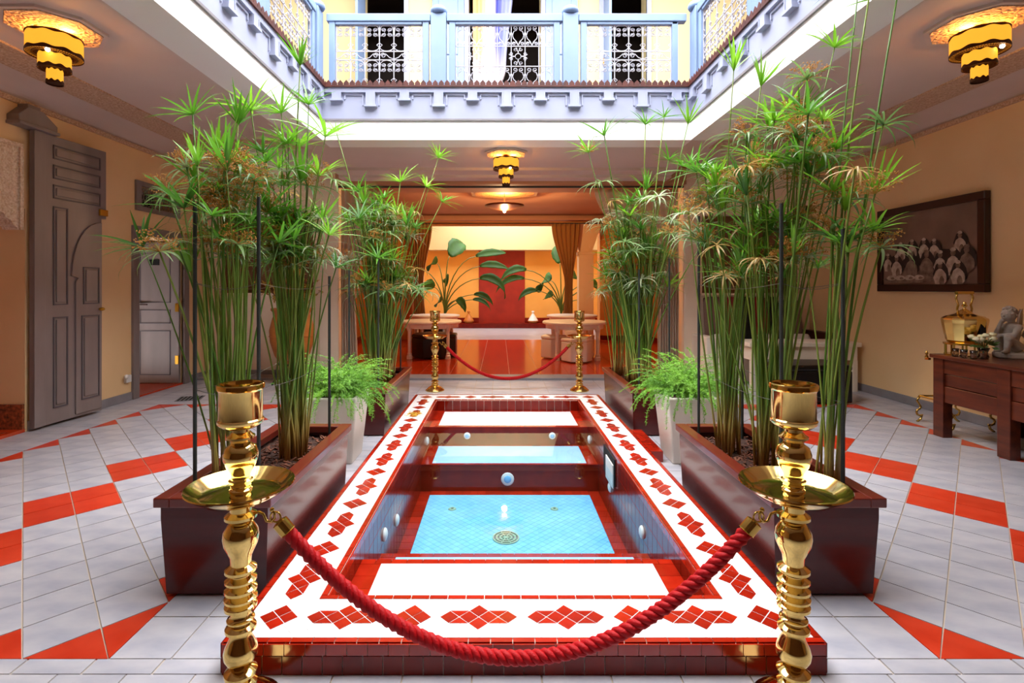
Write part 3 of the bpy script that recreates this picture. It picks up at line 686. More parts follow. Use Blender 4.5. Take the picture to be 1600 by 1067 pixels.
# strelitzia plants in the patio
def strelitzia(loc, leaves, label, pot):
    t = thing('bird_of_paradise_plant', label, 'plant', (loc[0], loc[1], .03), 0, 'broad leaved plants in the patio')
    for (ax, reach, hgt, ln, wd, droop) in leaves:
        wd *= 1.05; ln *= 1.3; hgt += .12; droop *= 1.2
        dx, dy = math.cos(ax), math.sin(ax); P = []
        for i in range(9):
            u = i/8; P.append(Vector((dx*reach*u**1.8, dy*reach*u**1.8, .55+(hgt-.55)*(1-(1-u)**1.6))))
        st = MB().tube(P, [.022-.012*i/8 for i in range(9)], 6).build('leaf_stalk', 'petiole', t, smooth=True)
        d = (P[-1]-P[-2]).normalized(); side = (Vector((-dy, dx, 0))*math.cos(1.0)+d.cross(Vector((-dy, dx, 0)))*math.sin(1.0)*(1 if dx > 0 else -1)).normalized(); vs = []; fs = []; n = 10; p = P[-1].copy(); up = side.cross(d)
        for i in range(n+1):
            u = i/n; w = wd*math.sin(PI*min(1, u*.93+.05))**.7
            tilt = droop*u*1.6; dd = (d*math.cos(tilt)+Vector((dx*.5, dy*.5, -1)).normalized()*math.sin(tilt)).normalized(); nn = side.cross(dd).normalized()
            for k, c in ((-1, .25), (-.5, .06), (0, 0), (.5, .06), (1, .25)): vs.append(p+side*w*k*(1+.06*math.sin(i*2.3))+nn*abs(w)*c*-1)
            p = p+dd*ln/n
        for i in range(n):
            for k in range(4): a = i*5+k; fs.append((a, a+1, a+6, a+5))
        lf = MB().add(vs, fs).build('leaf', 'strelitzia', st, smooth=True)
        so = lf.modifiers.new('thick', 'SOLIDIFY'); so.thickness = .006
    p = thing('flower_pot', pot, 'pot', (loc[0], loc[1], .03))
    MB().lathe([(0, 0), (.20, 0), (.27, .5), (.30, .5), (.30, .56), (.26, .56), (.25, .50), (0, .50)], 24).build('pot_body', 'terracotta', p, smooth=False)
    MB().lathe([(0, .505), (.25, .505)], 24).build('soil', 'soil', p)
strelitzia((-1.55, 14.3), [(1.2, .30, 2.15, .80, .26, .35), (2.1, .55, 1.95, .55, .18, .9), (.45, .95, 2.15, .75, .13, .2), (.2, 1.0, 1.85, .65, .13, .4), (-.1, 1.0, 1.5, .80, .17, 1.2), (2.4, .45, 1.25, .6, .22, .7), (2.9, .7, 1.75, .4, .12, .6),
                           (-.2, .85, 1.05, .5, .10, .9), (.2, .8, .9, .5, .09, 1.0), (2.0, .3, .85, .4, .15, .8), (-.9, .6, .9, .45, .12, 1.1), (1.6, .15, 1.4, .5, .16, 1.0)], 'taller broad leaved plant in the patio, beside the tan curtain and papyrus', 'terracotta pot holding the taller broad leaved plant')
strelitzia((1.75, 14.5), [(1.7, .15, 1.95, .60, .20, .3), (3.0, 1.0, 1.75, .75, .16, 1.0), (3.1, 1.05, 1.5, .75, .12, .9), (2.3, .40, 1.45, .5, .24, 1.3), (.8, .45, 1.55, .55, .22, 1.2), (3.3, .7, 1.15, .5, .11, .9), (2.1, .4, 1.0, .35, .15, .6),
                          (.3, .8, 1.35, .5, .20, 1.2), (.0, 1.1, 1.3, .5, .20, 1.3), (-.5, .5, .9, .4, .12, 1.0)], 'lower broad leaved plant in the patio, beside the cream column', 'terracotta pot holding the lower broad leaved plant')
for x, m, lb in ((-1.05, 'terracotta', 'small brown conical lidded dish on the red plinth near the taller plant'), (1.12, 'fitting_white', 'small pale conical lidded dish on the red plinth near the lower plant')):
    t = thing('tagine', lb, 'pot', (x, YF-.3, .20))
    MB().lathe([(0, 0), (.12, 0), (.17, .04), (.18, .08), (0, .08)], 20).build('dish', 'terracotta', t, smooth=False)
    MB().lathe([(.17, .08), (.15, .12), (.09, .22), (.04, .30), (.03, .34), (.05, .37), (.045, .40), (0, .41)], 20).build('lid', m, t, smooth=True)
# ------------------------------------------------------------------ the pool
pool = thing('plunge_pool', 'sunken pool with red and white mosaic tiled rim and blue floor', 'pool', (0, 0, 0))
ZT = .115; BW = .285; IX0, IX1, IY0, IY1 = PX0+BW, PX1-BW, PY0+BW, PY1-BW
b = MB(); ringboxes(b, -.7, ZT-.008, IX0, IX1, IY0, IY1, PX0, PX1, PY0, PY1); b.box(PX0, PX1, PY0, PY1, -.8, -.7)
b.build('basin', 'grout_white', pool)
# tiled faces outside (rows of red glazed tiles) and the inner lining
def facetiles(mb, p0, p1, nrm, z0, z1, n, rows, t=.008, g=.002):
    p0, p1 = Vector((*p0, 0)), Vector((*p1, 0)); N_ = Vector((*nrm, 0))
    for i in range(n):
        a, c = p0+(p1-p0)*(i/n), p0+(p1-p0)*((i+1)/n); d = (p1-p0).normalized()*g
        for r in range(rows):
            za, zb = z0+(z1-z0)*r/rows+g, z0+(z1-z0)*(r+1)/rows-g; q = [a+d, c-d]
            v = [Vector((*q[0].xy, za)), Vector((*q[1].xy, za)), Vector((*q[1].xy, zb)), Vector((*q[0].xy, zb))]
            mb.add(v+[w+N_*t for w in v], [(4, 5, 6, 7), (0, 1, 5, 4), (1, 2, 6, 5), (2, 3, 7, 6), (3, 0, 4, 7)])
    return mb
b = MB()
facetiles(b, (PX0, PY0), (PX1, PY0), (0, -1), 0, ZT-.045, 30, 1); facetiles(b, (PX1, PY0), (PX1, PY1), (1, 0), 0, ZT-.004, 56, 2); facetiles(b, (PX0, PY1), (PX0, PY0), (-1, 0), 0, ZT-.004, 56, 2); facetiles(b, (PX1, PY1), (PX0, PY1), (0, 1), 0, ZT-.004, 30, 2)
stuff(b.build('side_tiles', 'pool_wall', pool))
b = MB()
facetiles(b, (IX0, IY0), (IX0, IY1), (1, 0), -.69, ZT-.01, 40, 6); facetiles(b, (IX1, IY1), (IX1, IY0), (-1, 0), -.69, ZT-.01, 40, 6); facetiles(b, (IX0, IY1), (IX1, IY1), (0, -1), -.69, ZT-.01, 18, 6); facetiles(b, (IX1, IY0), (IX0, IY0), (0, 1), -.69, ZT-.01, 18, 6)
stuff(b.build('lining_tiles', 'pool_wall', pool))
# edge strips: short red tiles on the rim
def edge_run(x0, y0, x1, y1, n, z0, z1, single):
    dx, dy = (x1-x0), (y1-y0); horiz = abs(dx) >= abs(dy)
    return dx, dy
em = {}
def edge_tile(cx, cy, w, d, z0, z1):
    key = (round(w, 4), round(d, 4), round(z1-z0, 4))
    if key not in em: em[key] = MB().box(-w/2, w/2, -d/2, d/2, 0, z1-z0).mesh('edge_tile', 'pool_red')
    link('edge_tile', em[key], pool, (cx, cy, z0))
ebm = MB(); W1 = .026
def strip_tiles(x0, x1, y0, y1, along, n, z0, z1, objs):
    for i in range(n):
        if along == 'x': w = (x1-x0)/n; a = (x0+w*i, x0+w*(i+1), y0, y1)
        else: w = (y1-y0)/n; a = (x0, x1, y0+w*i, y0+w*(i+1))
        g = .0015; a = (a[0]+g, a[1]-g, a[2]+g, a[3]-g)
        if objs: edge_tile((a[0]+a[1])/2, (a[2]+a[3])/2, a[1]-a[0], a[3]-a[2], z0, z1)
        else: ebm.box(*a, z0, z1)
strip_tiles(PX0, PX1, PY0, PY0+W1, 'x', 27, ZT-.008, ZT, True)
strip_tiles(PX0, PX1, PY0-.009, PY0-.001, 'x', 29, ZT-.044, ZT-.004, True)
strip_tiles(IX0-W1, IX1+W1, IY0-W1, IY0, 'x', 22, ZT-.008, ZT, True)
for x in (PX0, PX1-W1): strip_tiles(x, x+W1, PY0+W1, PY1, 'y', 54, ZT-.008, ZT, True)
for x in (IX0-W1, IX1): strip_tiles(x, x+W1, IY0, IY1, 'y', 48, ZT-.008, ZT, False)
for x in (IX0, IX1-.010): strip_tiles(x, x+.010, IY0, IY1, 'y', 48, ZT-.045, ZT-.004, False)
strip_tiles(PX0+W1, PX1-W1, PY1-W1, PY1, 'x', 26, ZT-.008, ZT, False); strip_tiles(IX0-W1, IX1+W1, IY1, IY1+W1, 'x', 22, ZT-.008, ZT, False)
stuff(ebm.build('inner_edge_tiles', 'pool_red', pool))
# white diagonal tiles of the rim, clipped to the band
wb = MB(); e = .038
def whites(x0, x1, y0, y1):
    i0, i1 = int(x0/e)-2, int(x1/e)+3; j0, j1 = int(y0/e)-2, int(y1/e)+3
    for i in range(i0, i1):
        for j in range(j0, j1):
            if (i+j) % 2: continue
            p = clip([(i*e+e, j*e), (i*e, j*e+e), (i*e-e, j*e), (i*e, j*e-e)], x0, x1, y0, y1)
            if len(p) >= 3 and area(p) > 1e-5: wb.prism(inset(p, .0011), ZT-.008, ZT-.001, bottom=False)
o0, i0 = W1+.001, BW-W1-.001
whites(PX0+o0, PX1-o0, PY0+o0, PY0+i0); whites(PX0+o0, PX1-o0, PY1-i0, PY1-o0); whites(PX0+o0, PX0+i0, PY0+i0, PY1-i0); whites(PX1-i0, PX1-o0, PY0+i0, PY1-i0)
stuff(wb.build('white_tiles', 'pool_white', pool))
# lozenges of red tiles
SQ = [(e, 0), (0, e), (-e, 0), (0, -e)]
def sqm(k): return MB().prism(inset(k, .0027), -.004, .0008, bottom=False).mesh('lozenge_tile', 'pool_red')
lz_sq = sqm(SQ); TRI = {(1, 1): [(-e, 0), (0, -e), (e, 0)], (1, -1): [(e, 0), (0, e), (-e, 0)]}
lz_tri = {k: sqm(v) for k, v in TRI.items()}
lst = MB(); count = [0]
def piece(me, poly, cx, cy, rot, single):
    if single: link('lozenge_tile', me, pool, (cx, cy, ZT), rot=(0, 0, rot))
    else:
        c, s_ = math.cos(rot), math.sin(rot); lst.prism([(cx+x*c-y*s_, cy+x*s_+y*c) for x, y in inset(poly, .0027)], ZT-.004, ZT+.0008, bottom=False)
def small(cx, cy, rot, single=True):
    for ax_, ay_ in SQ: piece(lz_sq, SQ, cx+ax_, cy+ay_, 0, single)
def big(cx, cy, rot, single=True):
    small(cx, cy, rot, single); c, s_ = math.cos(rot), math.sin(rot)
    def P(x, y): return cx+x*c-y*s_, cy+x*s_+y*c
    for sx in (-1, 1):
        piece(lz_sq, SQ, *P(sx*3*e, 0), rot, single)
        for sy in (1, -1): piece(lz_tri[(1, sy)], TRI[(1, sy)], *P(sx*2*e, sy*e), rot, single)
mid = BW/2
cx0, cx1, cy0, cy1 = PX0+mid, PX1-mid, PY0+mid, PY1-mid
for x in (cx0, cx1):
    small(x, cy0, 0); small(x, cy1, 0, False)
Lx = cx1-cx0; u = (Lx-.34)/6
for yy, sng in ((cy0, True), (cy1, False)):
    xs = [cx0+u, cx0+2*u, cx0+3*u, cx1-3*u, cx1-2*u, cx1-u]
    for x, kd in zip(xs, 'bsbbsb'): (big if kd == 'b' else small)(x, yy, 0, sng)
Ly = cy1-cy0; u = (Ly-.34)/14
for xx in (cx0, cx1):
    ys = [cy0+u*k for k in range(1, 8)]+[cy1-u*k for k in range(7, 0, -1)]
    for k, (y, kd) in enumerate(zip(ys, 'bsbsbsbbsbsbsb')): (big if kd == 'b' else small)(xx, y, PI/2, k < 12)
stuff(lst.build('far_lozenge_tiles', 'pool_red', pool))
# steps and floor inside
def step(y0, y1, z, m, bw, name, bw2=None):
    st = MB().box(IX0, IX1, y0, y1, -.70, z-.006).build(name, 'pool_wall', pool)
    x0, x1, ya, yb = IX0+bw, IX1-bw, y0+(bw2 or bw), y1-(bw2 or bw)
    rm = MB()
    for i in range(20):
        w = (IX1-IX0)/20; rm.box(IX0+w*i+.001, IX0+w*(i+1)-.001, y0, ya-.001, z-.006, z); rm.box(IX0+w*i+.001, IX0+w*(i+1)-.001, yb+.001, y1, z-.006, z)
    k = max(1, int((yb-ya)/.09))
    for i in range(k):
        w = (yb-ya)/k
        for xa, xb in ((IX0, x0-.001), (x1+.001, IX1)): rm.box(xa, xb, ya+w*i, ya+w*(i+1)-.002, z-.006, z)
    stuff(rm.build('border_tiles', 'pool_red', st))
    MB().box(x0, x1, ya, yb, z-.006, z+.001).build('slab', m, st)
    return st
step(IY0, 2.56, -.012, 'marble', .115, 'front_step', .045); step(5.09, IY1, -.012, 'marble', .095, 'back_step', .05)
step(2.56, 2.98, -.2, 'pool_pale', .105, 'lower_front_step', .045); step(4.53, 5.09, -.2, 'pool_pale', .105, 'lower_back_step', .03)
bt = MB().box(IX0, IX1, 2.98, 4.53, -.70, -.446).build('deep_floor', 'pool_wall', pool)
fb = MB(); q = .034
for i in range(int(-.62/q)-2, int(.80/q)+3):
    for j in range(int(2.98/q)-2, int(4.43/q)+3):
        if (i+j) % 2: continue
        p = clip([(i*q+q, j*q), (i*q, j*q+q), (i*q-q, j*q), (i*q, j*q-q)], IX0+.1, IX1-.1, 3.03, 4.44)
        if len(p) >= 3 and area(p) > 1e-5: fb.prism(inset(p, .0013), -.446, -.44, bottom=False)
stuff(fb.build('blue_tiles', 'pool_blue', bt))
rm = MB()
for xa, xb in ((IX0, IX0+.098), (IX1-.098, IX1)):
    for i in range(15): rm.box(xa, xb, 2.98+.103*i, 2.98+.103*i+.1, -.446, -.44)
for i in range(20):
    w = (IX1-IX0-.2)/20; rm.box(IX0+.1+w*i, IX0+.1+w*(i+1)-.002, 4.442, 4.53, -.446, -.44)
stuff(rm.build('border_tiles', 'pool_red', bt))
dr = MB(); DC = (.045, 3.66, -.439)
for r0, r1 in ((.088, .1), (.062, .075), (.036, .048), (.0, .02)): dr.lathe([(r0, 0), (r0, .006), (r1, .006), (r1, 0)], 28, DC)
for k in range(4):
    a = k*PI/4+.39; dr.obox((DC[0]-.09*math.cos(a), DC[1]-.09*math.sin(a), DC[2]+.003), (DC[0]+.09*math.cos(a), DC[1]+.09*math.sin(a), DC[2]+.003), .008, .005)
drn = dr.build('drain_grate', 'grate', pool)
MB().lathe([(0, 0.0005), (.097, .0005)], 28, DC).build('drain_hole', 'drain_grey', drn)
for x in (-.395, .453):
    j = MB().lathe([(.011, .004), (.014, .008), (.03, .006), (.034, 0)], 16, (x, 4.15, -.439)).build('jet', 'grate', pool); MB().lathe([(0, .003), (.012, .003)], 12, (x, 4.15, -.439)).build('jet_hole', 'black_hole', j)
def walllight(x, y, z, sx):
    o = MB().ball((0, 0, 0), (.018, .04, .04), 12, 8).build('pool_light', 'fitting_white', pool, (x, y, z), smooth=True)
for x, sx, ys in ((IX0+.012, 1, ((3.42, -.20), (4.9, -.10), (3.05, -.12))), (IX1-.012, -1, ((4.0, -.20), (4.95, -.10), (3.08, -.12)))):
    for y, z in ys: walllight(x, y, z, sx)
for x, y, z, r in ((-.33, 5.075, -.10, .035), (.53, 5.075, -.10, .035), (.07, 4.522, -.33, .06)):
    o = MB().ball((0, 0, 0), (r, .012, r), 14, 8).build('pool_light', 'fitting_white', pool, (x, y, z), smooth=True); MB().ball((0, -.006, 0), (r*.6, .012, r*.6), 14, 8).build('lens', 'pool_blue', o, smooth=True)
sk = MB().box(IX1-.02, IX1-.006, 3.82, 4.22, -.13, .08).build('skimmer_opening', 'black_hole', pool)
MB().box(IX1-.028, IX1-.02, 3.84, 4.10, -.15, .03).build('skimmer_flap', 'fitting_white', sk)
MB().add([(IX0+.008, IY0+.008, -.045), (IX1-.008, IY0+.008, -.045), (IX1-.008, IY1-.008, -.045), (IX0+.008, IY1-.008, -.045)], [(0, 1, 2, 3)]).build('water', 'water', pool)
# small red tiled side step by the right rim
ss = struct(MB().box(PX1+.012, PX1+.13, 4.0, 4.62, 0, .09).build('trim_side_step', 'pool_red', bevel=.006), 'low red tiled block against the pool rim near the white pot', 'step')
# ------------------------------------------------------------------ brass stanchions and ropes
def stanchion(loc, label, hook):
    t = thing('brass_stanchion', label, 'stanchion', loc, 0, 'brass candlestick stanchions')
    N_ = 40
    MB().lathe([(0, 0), (.125, 0), (.128, .008), (.125, .016), (.112, .022), (.108, .030), (.098, .036), (.085, .050), (.06, .064), (.045, .072), (.036, .078)], N_).build('base', 'brass', t, smooth=True)
    def ring(z, r, h=.011): return [(.031, z-h-.006), (r*.82, z-h), (r, z-h*.4), (r, z+h*.4), (r*.82, z+h), (.031, z+h+.006)]
    pr = [(.036, .076)]+ring(.088, .05)+ring(.125, .051)+[(.032, .143), (.04, .158), (.051, .178), (.053, .195), (.048, .214), (.037, .236), (.032, .25)]+ring(.272, .048)+ring(.302, .043, .006)+ring(.345, .05)+ring(.372, .051, .009)+ring(.40, .05)+ring(.432, .049, .009)+ring(.466, .049)
    pr += [(.032, .49), (.034, .51), (.042, .528), (.053, .553), (.056, .575), (.053, .595), (.043, .612), (.034, .624)]+ring(.642, .05)+[(.033, .66), (.034, .70)]
    smooth_angle(MB().lathe(pr, N_).build('shaft', 'brass', t))
    smooth_angle(MB().lathe([(.034, .698), (.07, .700), (.115, .708), (.125, .716), (.15, .732), (.163, .744), (.168, .746), (.166, .750), (.155, .744), (.128, .724), (.117, .717), (.07, .710), (.034, .708)], 56).build('drip_tray', 'brass', t))
    pr = [(.033, .70)]+ring(.728, .035, .009)+[(.03, .745)]+ring(.76, .038, .008)+[(.03, .778), (.034, .79), (.045, .81), (.053, .832), (.054, .85), (.047, .872), (.032, .882), (.03, .89)]+ring(.905, .044, .008)+[(.026, .922), (.026, .932)]
    smooth_angle(MB().lathe(pr, N_).build('upper_shaft', 'brass', t))
    smooth_angle(MB().lathe([(0, .93), (.03, .932), (.052, .938), (.066, .948), (.071, .955), (.071, .963), (.067, .967), (.067, 1.058), (.069, 1.062), (.0735, 1.066), (.0735, 1.079), (.071, 1.082), (.063, 1.082), (.061, 1.076), (.061, .97), (0, .965)], N_).build('candle_cup', 'brass', t))
    s_ = hook; hk = MB()
    hk.tube([(s_*.03, 0, .645), (s_*.06, 0, .655), (s_*.075, 0, .648), (s_*.085, 0, .625), (s_*.10, 0, .622), (s_*.113, 0, .635), (s_*.112, 0, .652), (s_*.104, 0, .66)], .005, 6); hk.ball((s_*.104, 0, .662), .008, 8, 6)
    hk.build('hook', 'brass_old', t, smooth=True)
    return t
st = [(-.86, 1.60), (.975, 1.60), (-.88, 6.85), (1.08, 6.85)]
stanchion((*st[0], 0), 'tall brass candlestick stanchion before the pool, on the side of the grey doors', 1)
stanchion((*st[1], 0), 'tall brass candlestick stanchion before the pool, on the side of the framed picture', -1)
stanchion((*st[2], 0), 'brass candlestick stanchion behind the pool, before the black ottoman', 1)
stanchion((*st[3], 0), 'brass candlestick stanchion behind the pool, before the white ottomans', -1)
def rope(a, c, low, label):
    t = thing('barrier_rope', label, 'rope', ((a[0]+c[0])/2, a[1], 0), 0, 'red barrier ropes')
    xa, xb = a[0]-t.location.x, c[0]-t.location.x; zt = a[2]; Ln = xb-xa
    def P(u):
        x = xa+Ln*u; k = (2*u-1); return Vector((x, .02*math.sin(PI*u), low+(zt-low)*(abs(k)**2.05)))
    N_ = 150; pts = [P(i/N_) for i in range(N_+1)]; ln = [0]
    for i in range(N_): ln.append(ln[-1]+(pts[i+1]-pts[i]).length)
    rp = MB()
    for s_ in range(3):
        q = []
        for i, p in enumerate(pts):
            d = (pts[min(i+1, N_)]-pts[max(i-1, 0)]).normalized(); n1 = Vector((0, 1, 0)); n2 = d.cross(n1)
            ph = 2*PI*(ln[i]/.085+s_/3); q.append(p+(n1*math.cos(ph)+n2*math.sin(ph))*.0128)
        rp.tube(q, .0122, 10)
    rp.build('rope_cord', 'rope_red', t, smooth=True)
    for i, sg in ((0, 1), (N_, -1)):
        p = pts[i]; d = (pts[1]-pts[0]).normalized() if i == 0 else (pts[-2]-pts[-1]).normalized()
        b = MB(); b.tube([p-d*.012, p-d*.008, p+d*.032, p+d*.034], [.018, .026, .026, .028], 18)
        f = b.build('ferrule', 'brass_old', t, smooth=False)
        MB().torus(tuple(p-d*.030), .017, .0035, 18, 6, 'y').build('ring', 'brass_old', f, smooth=True)
rope((st[0][0]+.135, 1.60, .615), (st[1][0]-.135, 1.60, .615), .155, 'thick twisted red rope hanging across the front of the pool')
rope((st[2][0]+.135, 6.85, .615), (st[3][0]-.135, 6.85, .615), .16, 'twisted red rope hanging across the far end of the pool')
# ------------------------------------------------------------------ planters
def planter(x0, x1, y0, y1, h, label):
    w, d = x1-x0, y1-y0; t = thing('planter_box', label, 'planter', ((x0+x1)/2, (y0+y1)/2, 0), 0, 'dark red planter boxes')
    b = MB(); tk = .03
    b.frus(-w/2, w/2, -d/2, d/2, .012, h-.10, .016); w += .032; d += .032
    ringboxes(b, h-.10, h-.04, -w/2+tk, w/2-tk, -d/2+tk, d/2-tk, -w/2, w/2, -d/2, d/2)
    b.build('box', 'planter', t); MB().box(-w/2+.05, w/2-.05, -d/2+.05, d/2-.05, 0, .012).build('foot_frame', 'black_hole', t)
    r = MB(); o = .022; i_ = .05
    ringboxes(r, h-.045, h, -w/2+i_, w/2-i_, -d/2+i_, d/2-i_, -w/2-o, w/2+o, -d/2-o, d/2+o)
    r.build('rim', 'planter_rim', t, bevel=.006)
    so = MB(); nx_, ny_ = 8, 18; vs = []; fs = []; ri = random.Random(int(abs(x0*100)))
    for j in range(ny_+1):
        for i in range(nx_+1): vs.append((-w/2+tk+(w-2*tk)*i/nx_, -d/2+tk+(d-2*tk)*j/ny_, h-.075+ri.uniform(-.012, .012)))
    for j in range(ny_):
        for i in range(nx_): a = j*(nx_+1)+i; fs.append((a, a+1, a+nx_+2, a+nx_+1))
    sl = so.add(vs, fs).build('soil', 'soil', t, smooth=True)
    cb = MB()
    for k in range(420):
        p = Vector((ri.uniform(-w/2+.06, w/2-.06), ri.uniform(-d/2+.06, d/2-.06), h-.068+ri.uniform(-.006, .012))); a = ri.uniform(0, PI); l = ri.uniform(.008, .022); q = Vector((math.cos(a)*l, math.sin(a)*l, ri.uniform(-.008, .008)))
        cb.obox(p-q, p+q, ri.uniform(.006, .014), .005)
    stuff(cb.build('bark_chips', 'chip', sl))
    return t
PL = {'nl': (-1.51, -1.06, 2.22, 3.4), 'nr': (1.25, 1.69, 2.22, 3.4), 'fl': (-1.52, -1.09, 4.72, 6.0), 'fr': (1.26, 1.70, 4.72, 6.0)}
who = {'nl': 'on the grey door side, beside the tall stanchion', 'nr': 'on the framed picture side, beside the tall stanchion',
       'fl': 'near the terracotta jar, behind the white pot', 'fr': 'near the white bench, behind the white pot'}
short = {'nl': 'door side front planter', 'nr': 'picture side front planter', 'fl': 'far planter near the jar', 'fr': 'far planter near the bench'}
for k in PL: planter(*PL[k], .46 if k[0] == 'n' else .45, 'dark red papyrus planter box %s' % who[k])
# support rods with thin tie wires
rodme = {}
def rods(key, tops, ties):
    x0, x1, y0, y1 = PL[key]; cs_ = [(x0+.075, y0+.09), (x1-.075, y0+.09), (x1-.075, y1-.09), (x0+.075, y1-.09)]
    for (x, y), h in zip(cs_, tops):
        if not h: continue
        cor = ('pool' if abs(x-.08) == min(abs(a[0]-.08) for a in cs_) else 'outer', ('tall stanchion' if key[0] == 'n' else 'white pot') if y < (y0+y1)/2 else ('white pot' if key[0] == 'n' else 'salon'))
        o = MB().tube([(0, 0, 0), (0, 0, h)], .009, 8).build('support_rod', 'rod', None, (x, y, .375)); tag(o, 'dark support rod in the %s, %s corner by the %s' % (short[key], *cor), 'rod', 'plant support rods')
    for z in ties:
        b = MB(); P = [Vector((x, y, z)) for x, y in cs_]
        for i in range(4):
            a, c = P[i], P[(i+1) % 4]; b.tube([a+(c-a)*u/6+Vector((0, 0, -.03*math.sin(PI*u/6))) for u in range(7)], .0016, 4)
        tag(b.build('tie_wire', 'wire'), 'thin %s tie wire strung round the papyrus of the %s' % ('upper' if z > 1.2 else 'lower', short[key]), 'wire', 'plant tie wires')
rods('nl', (1.42, 1.45, 1.1, 1.55), (1.42, .92)); rods('nr', (1.42, 1.30, 1.5, 1.5), (1.42, .86)); rods('fl', (1.2, 1.3, 1.3, 1.1), (1.25,)); rods('fr', (1.2, 1.3, 1.3, 1.1), (1.25,))
# ------------------------------------------------------------------ papyrus
def umbel(seed, n, ln, kind):
    r = random.Random(seed); b = MB()
    for k in range(n):
        a = 2*PI*k/n+r.uniform(-.2, .2)
        el = {'up': r.uniform(.7, 1.35), 'open': r.uniform(.0, .95), 'old': r.uniform(-.1, .45), 'dry': r.uniform(-.3, .3)}[kind]
        L_ = ln*r.uniform(.65, 1.12); w = r.uniform(.0055, .0105)*{'up': 1.15, 'open': 1.0, 'old': .9, 'dry': .7}[kind]
        dr = {'up': .12, 'open': .55, 'old': 1.7, 'dry': 2.0}[kind]*r.uniform(.5, 1.3)
        p = Vector((0, 0, 0)); side = Vector((-math.sin(a), math.cos(a), 0)); S_ = 6; vs = []; fs = []; tw = r.uniform(-.5, .5)
        for i in range(S_+1):
            u = i/S_; ww = w*(1-.94*u**2.6)*(.5+.5*min(1, u*5)); e_ = el-dr*u*u; d = Vector((math.cos(a)*math.cos(e_), math.sin(a)*math.cos(e_), math.sin(e_)))
            nn = side.cross(d); sd = side*math.cos(tw*u)+nn*math.sin(tw*u); vs += [p-sd*ww+nn*ww*-.3, p, p+sd*ww+nn*ww*-.3]; p = p+d*L_/S_
        for i in range(S_):
            q = i*3; fs += [(q, q+1, q+4, q+3), (q+1, q+2, q+5, q+4)]
        b.add(vs, fs)
    return b.mesh('leaf_umbel', {'old': 'blade_old', 'dry': 'blade_dry'}.get(kind, 'blade'), smooth=True)
UM = {'up': [umbel(i, 13, .23, 'up') for i in range(4)], 'open': [umbel(20+i, 16, .25, 'open') for i in range(6)], 'old': [umbel(40+i, 14, .23, 'old') for i in range(5)], 'dry': [umbel(60+i, 12, .18, 'dry') for i in range(3)]}
def flower(seed):
    r = random.Random(seed); b = MB()
    for k in range(26):
        a = r.uniform(0, 2*PI); el = r.uniform(.1, 1.2); L_ = r.uniform(.05, .11); d = Vector((math.cos(a)*math.cos(el), math.sin(a)*math.cos(el), math.sin(el)))
        p = d*L_; b.tube([(0, 0, 0), p], .0009, 3, cap=False)
        for m in range(5):
            q = p+Vector((r.uniform(-.018, .018), r.uniform(-.018, .018), r.uniform(-.012, .012))); b.tube([p, q], .0007, 3, cap=False)
            b.ball(tuple(q), .0038, 4, 3)
    return b.mesh('flower_head', 'flower_brown')
FL = [flower(i) for i in range(3)]
def papyrus(key, base, n, zmin, zmax, spread, lean, label, seed, clump=(.07, .12), extra=(), flowers=.2, thick=.0062, us=1.0, mixw=(.10, .42, .36, .12)):
    r = random.Random(seed); bx_, by_ = base
    t = thing('papyrus_plant', label, 'plant', (bx_, by_, .38), 0, 'papyrus clumps in the planters')
    specs = []
    for k in range(n):
        a = r.uniform(0, 2*PI); q = math.sqrt(r.random()); sx, sy = clump[0]*q*math.cos(a), clump[1]*q*math.sin(a)
        h = zmin+(zmax-zmin)*r.random()**1.3
        specs.append((sx, sy, sx*1.1+r.gauss(0, spread)+lean[0], sy+r.gauss(0, spread)+lean[1], h-.38, None))
    for x, y, z, kd in extra: specs.append((r.uniform(-.04, .04), r.uniform(-.05, .05), x-bx_, y-by_, z-.38, kd))
    for sx, sy, tx, ty, h, kd in specs:
        P = []; bw = r.uniform(-.03, .03); bv = r.uniform(-.03, .03)
        for i in range(9):
            u = i/8; P.append(Vector((sx+(tx-sx)*u**1.5+bw*math.sin(PI*u), sy+(ty-sy)*u**1.5+bv*math.sin(PI*u), h*u)))
        rad = thick*r.uniform(.7, 1.25)
        s_ = MB().tube(P, [rad*(1.15-.55*i/8) for i in range(9)], 5).build('stem', 'stem', t, smooth=True)
        d = (P[-1]-P[-2]).normalized()
        if kd is None: kd = r.choices(['up', 'open', 'old', 'dry'], mixw)[0]
        me = r.choice(UM[kd]); o = link('leaf_umbel', me, s_, P[-1])
        o.rotation_euler = (Matrix.Rotation(0, 3, 'Z') @ d.to_track_quat('Z', 'Y').to_matrix() @ Matrix.Rotation(r.uniform(0, 6.28), 3, 'Z')).to_euler()
        k = r.uniform(.75, 1.15)*us; o.scale = (k, k, k)
        if kd == 'old' and r.random() < flowers*2.2 or r.random() < flowers*.3:
            link('flower_head', r.choice(FL), s_, P[-1], rot=(0, 0, r.uniform(0, 6)))
    return t
papyrus('nl', (-1.375, 2.52), 30, 1.55, 2.1, .13, (-.03, .03), 'spreading papyrus clump with brown flower heads, in the front planter by the grey doors', 1, flowers=.55,
        extra=[(-1.62, 2.6, 2.31, 'open'), (-1.49, 2.6, 2.11, 'up'), (-1.43, 2.7, 2.29, 'up'), (-1.59, 2.5, 2.01, 'old'), (-1.45, 2.5, 1.87, 'old'), (-1.29, 2.5, 1.88, 'old'), (-1.37, 2.45, 1.76, 'old'), (-1.28, 2.4, 1.61, 'old'), (-1.57, 2.5, 1.48, 'up'), (-1.75, 2.6, 1.9, 'old'), (-1.56, 2.6, 1.8, 'old')])
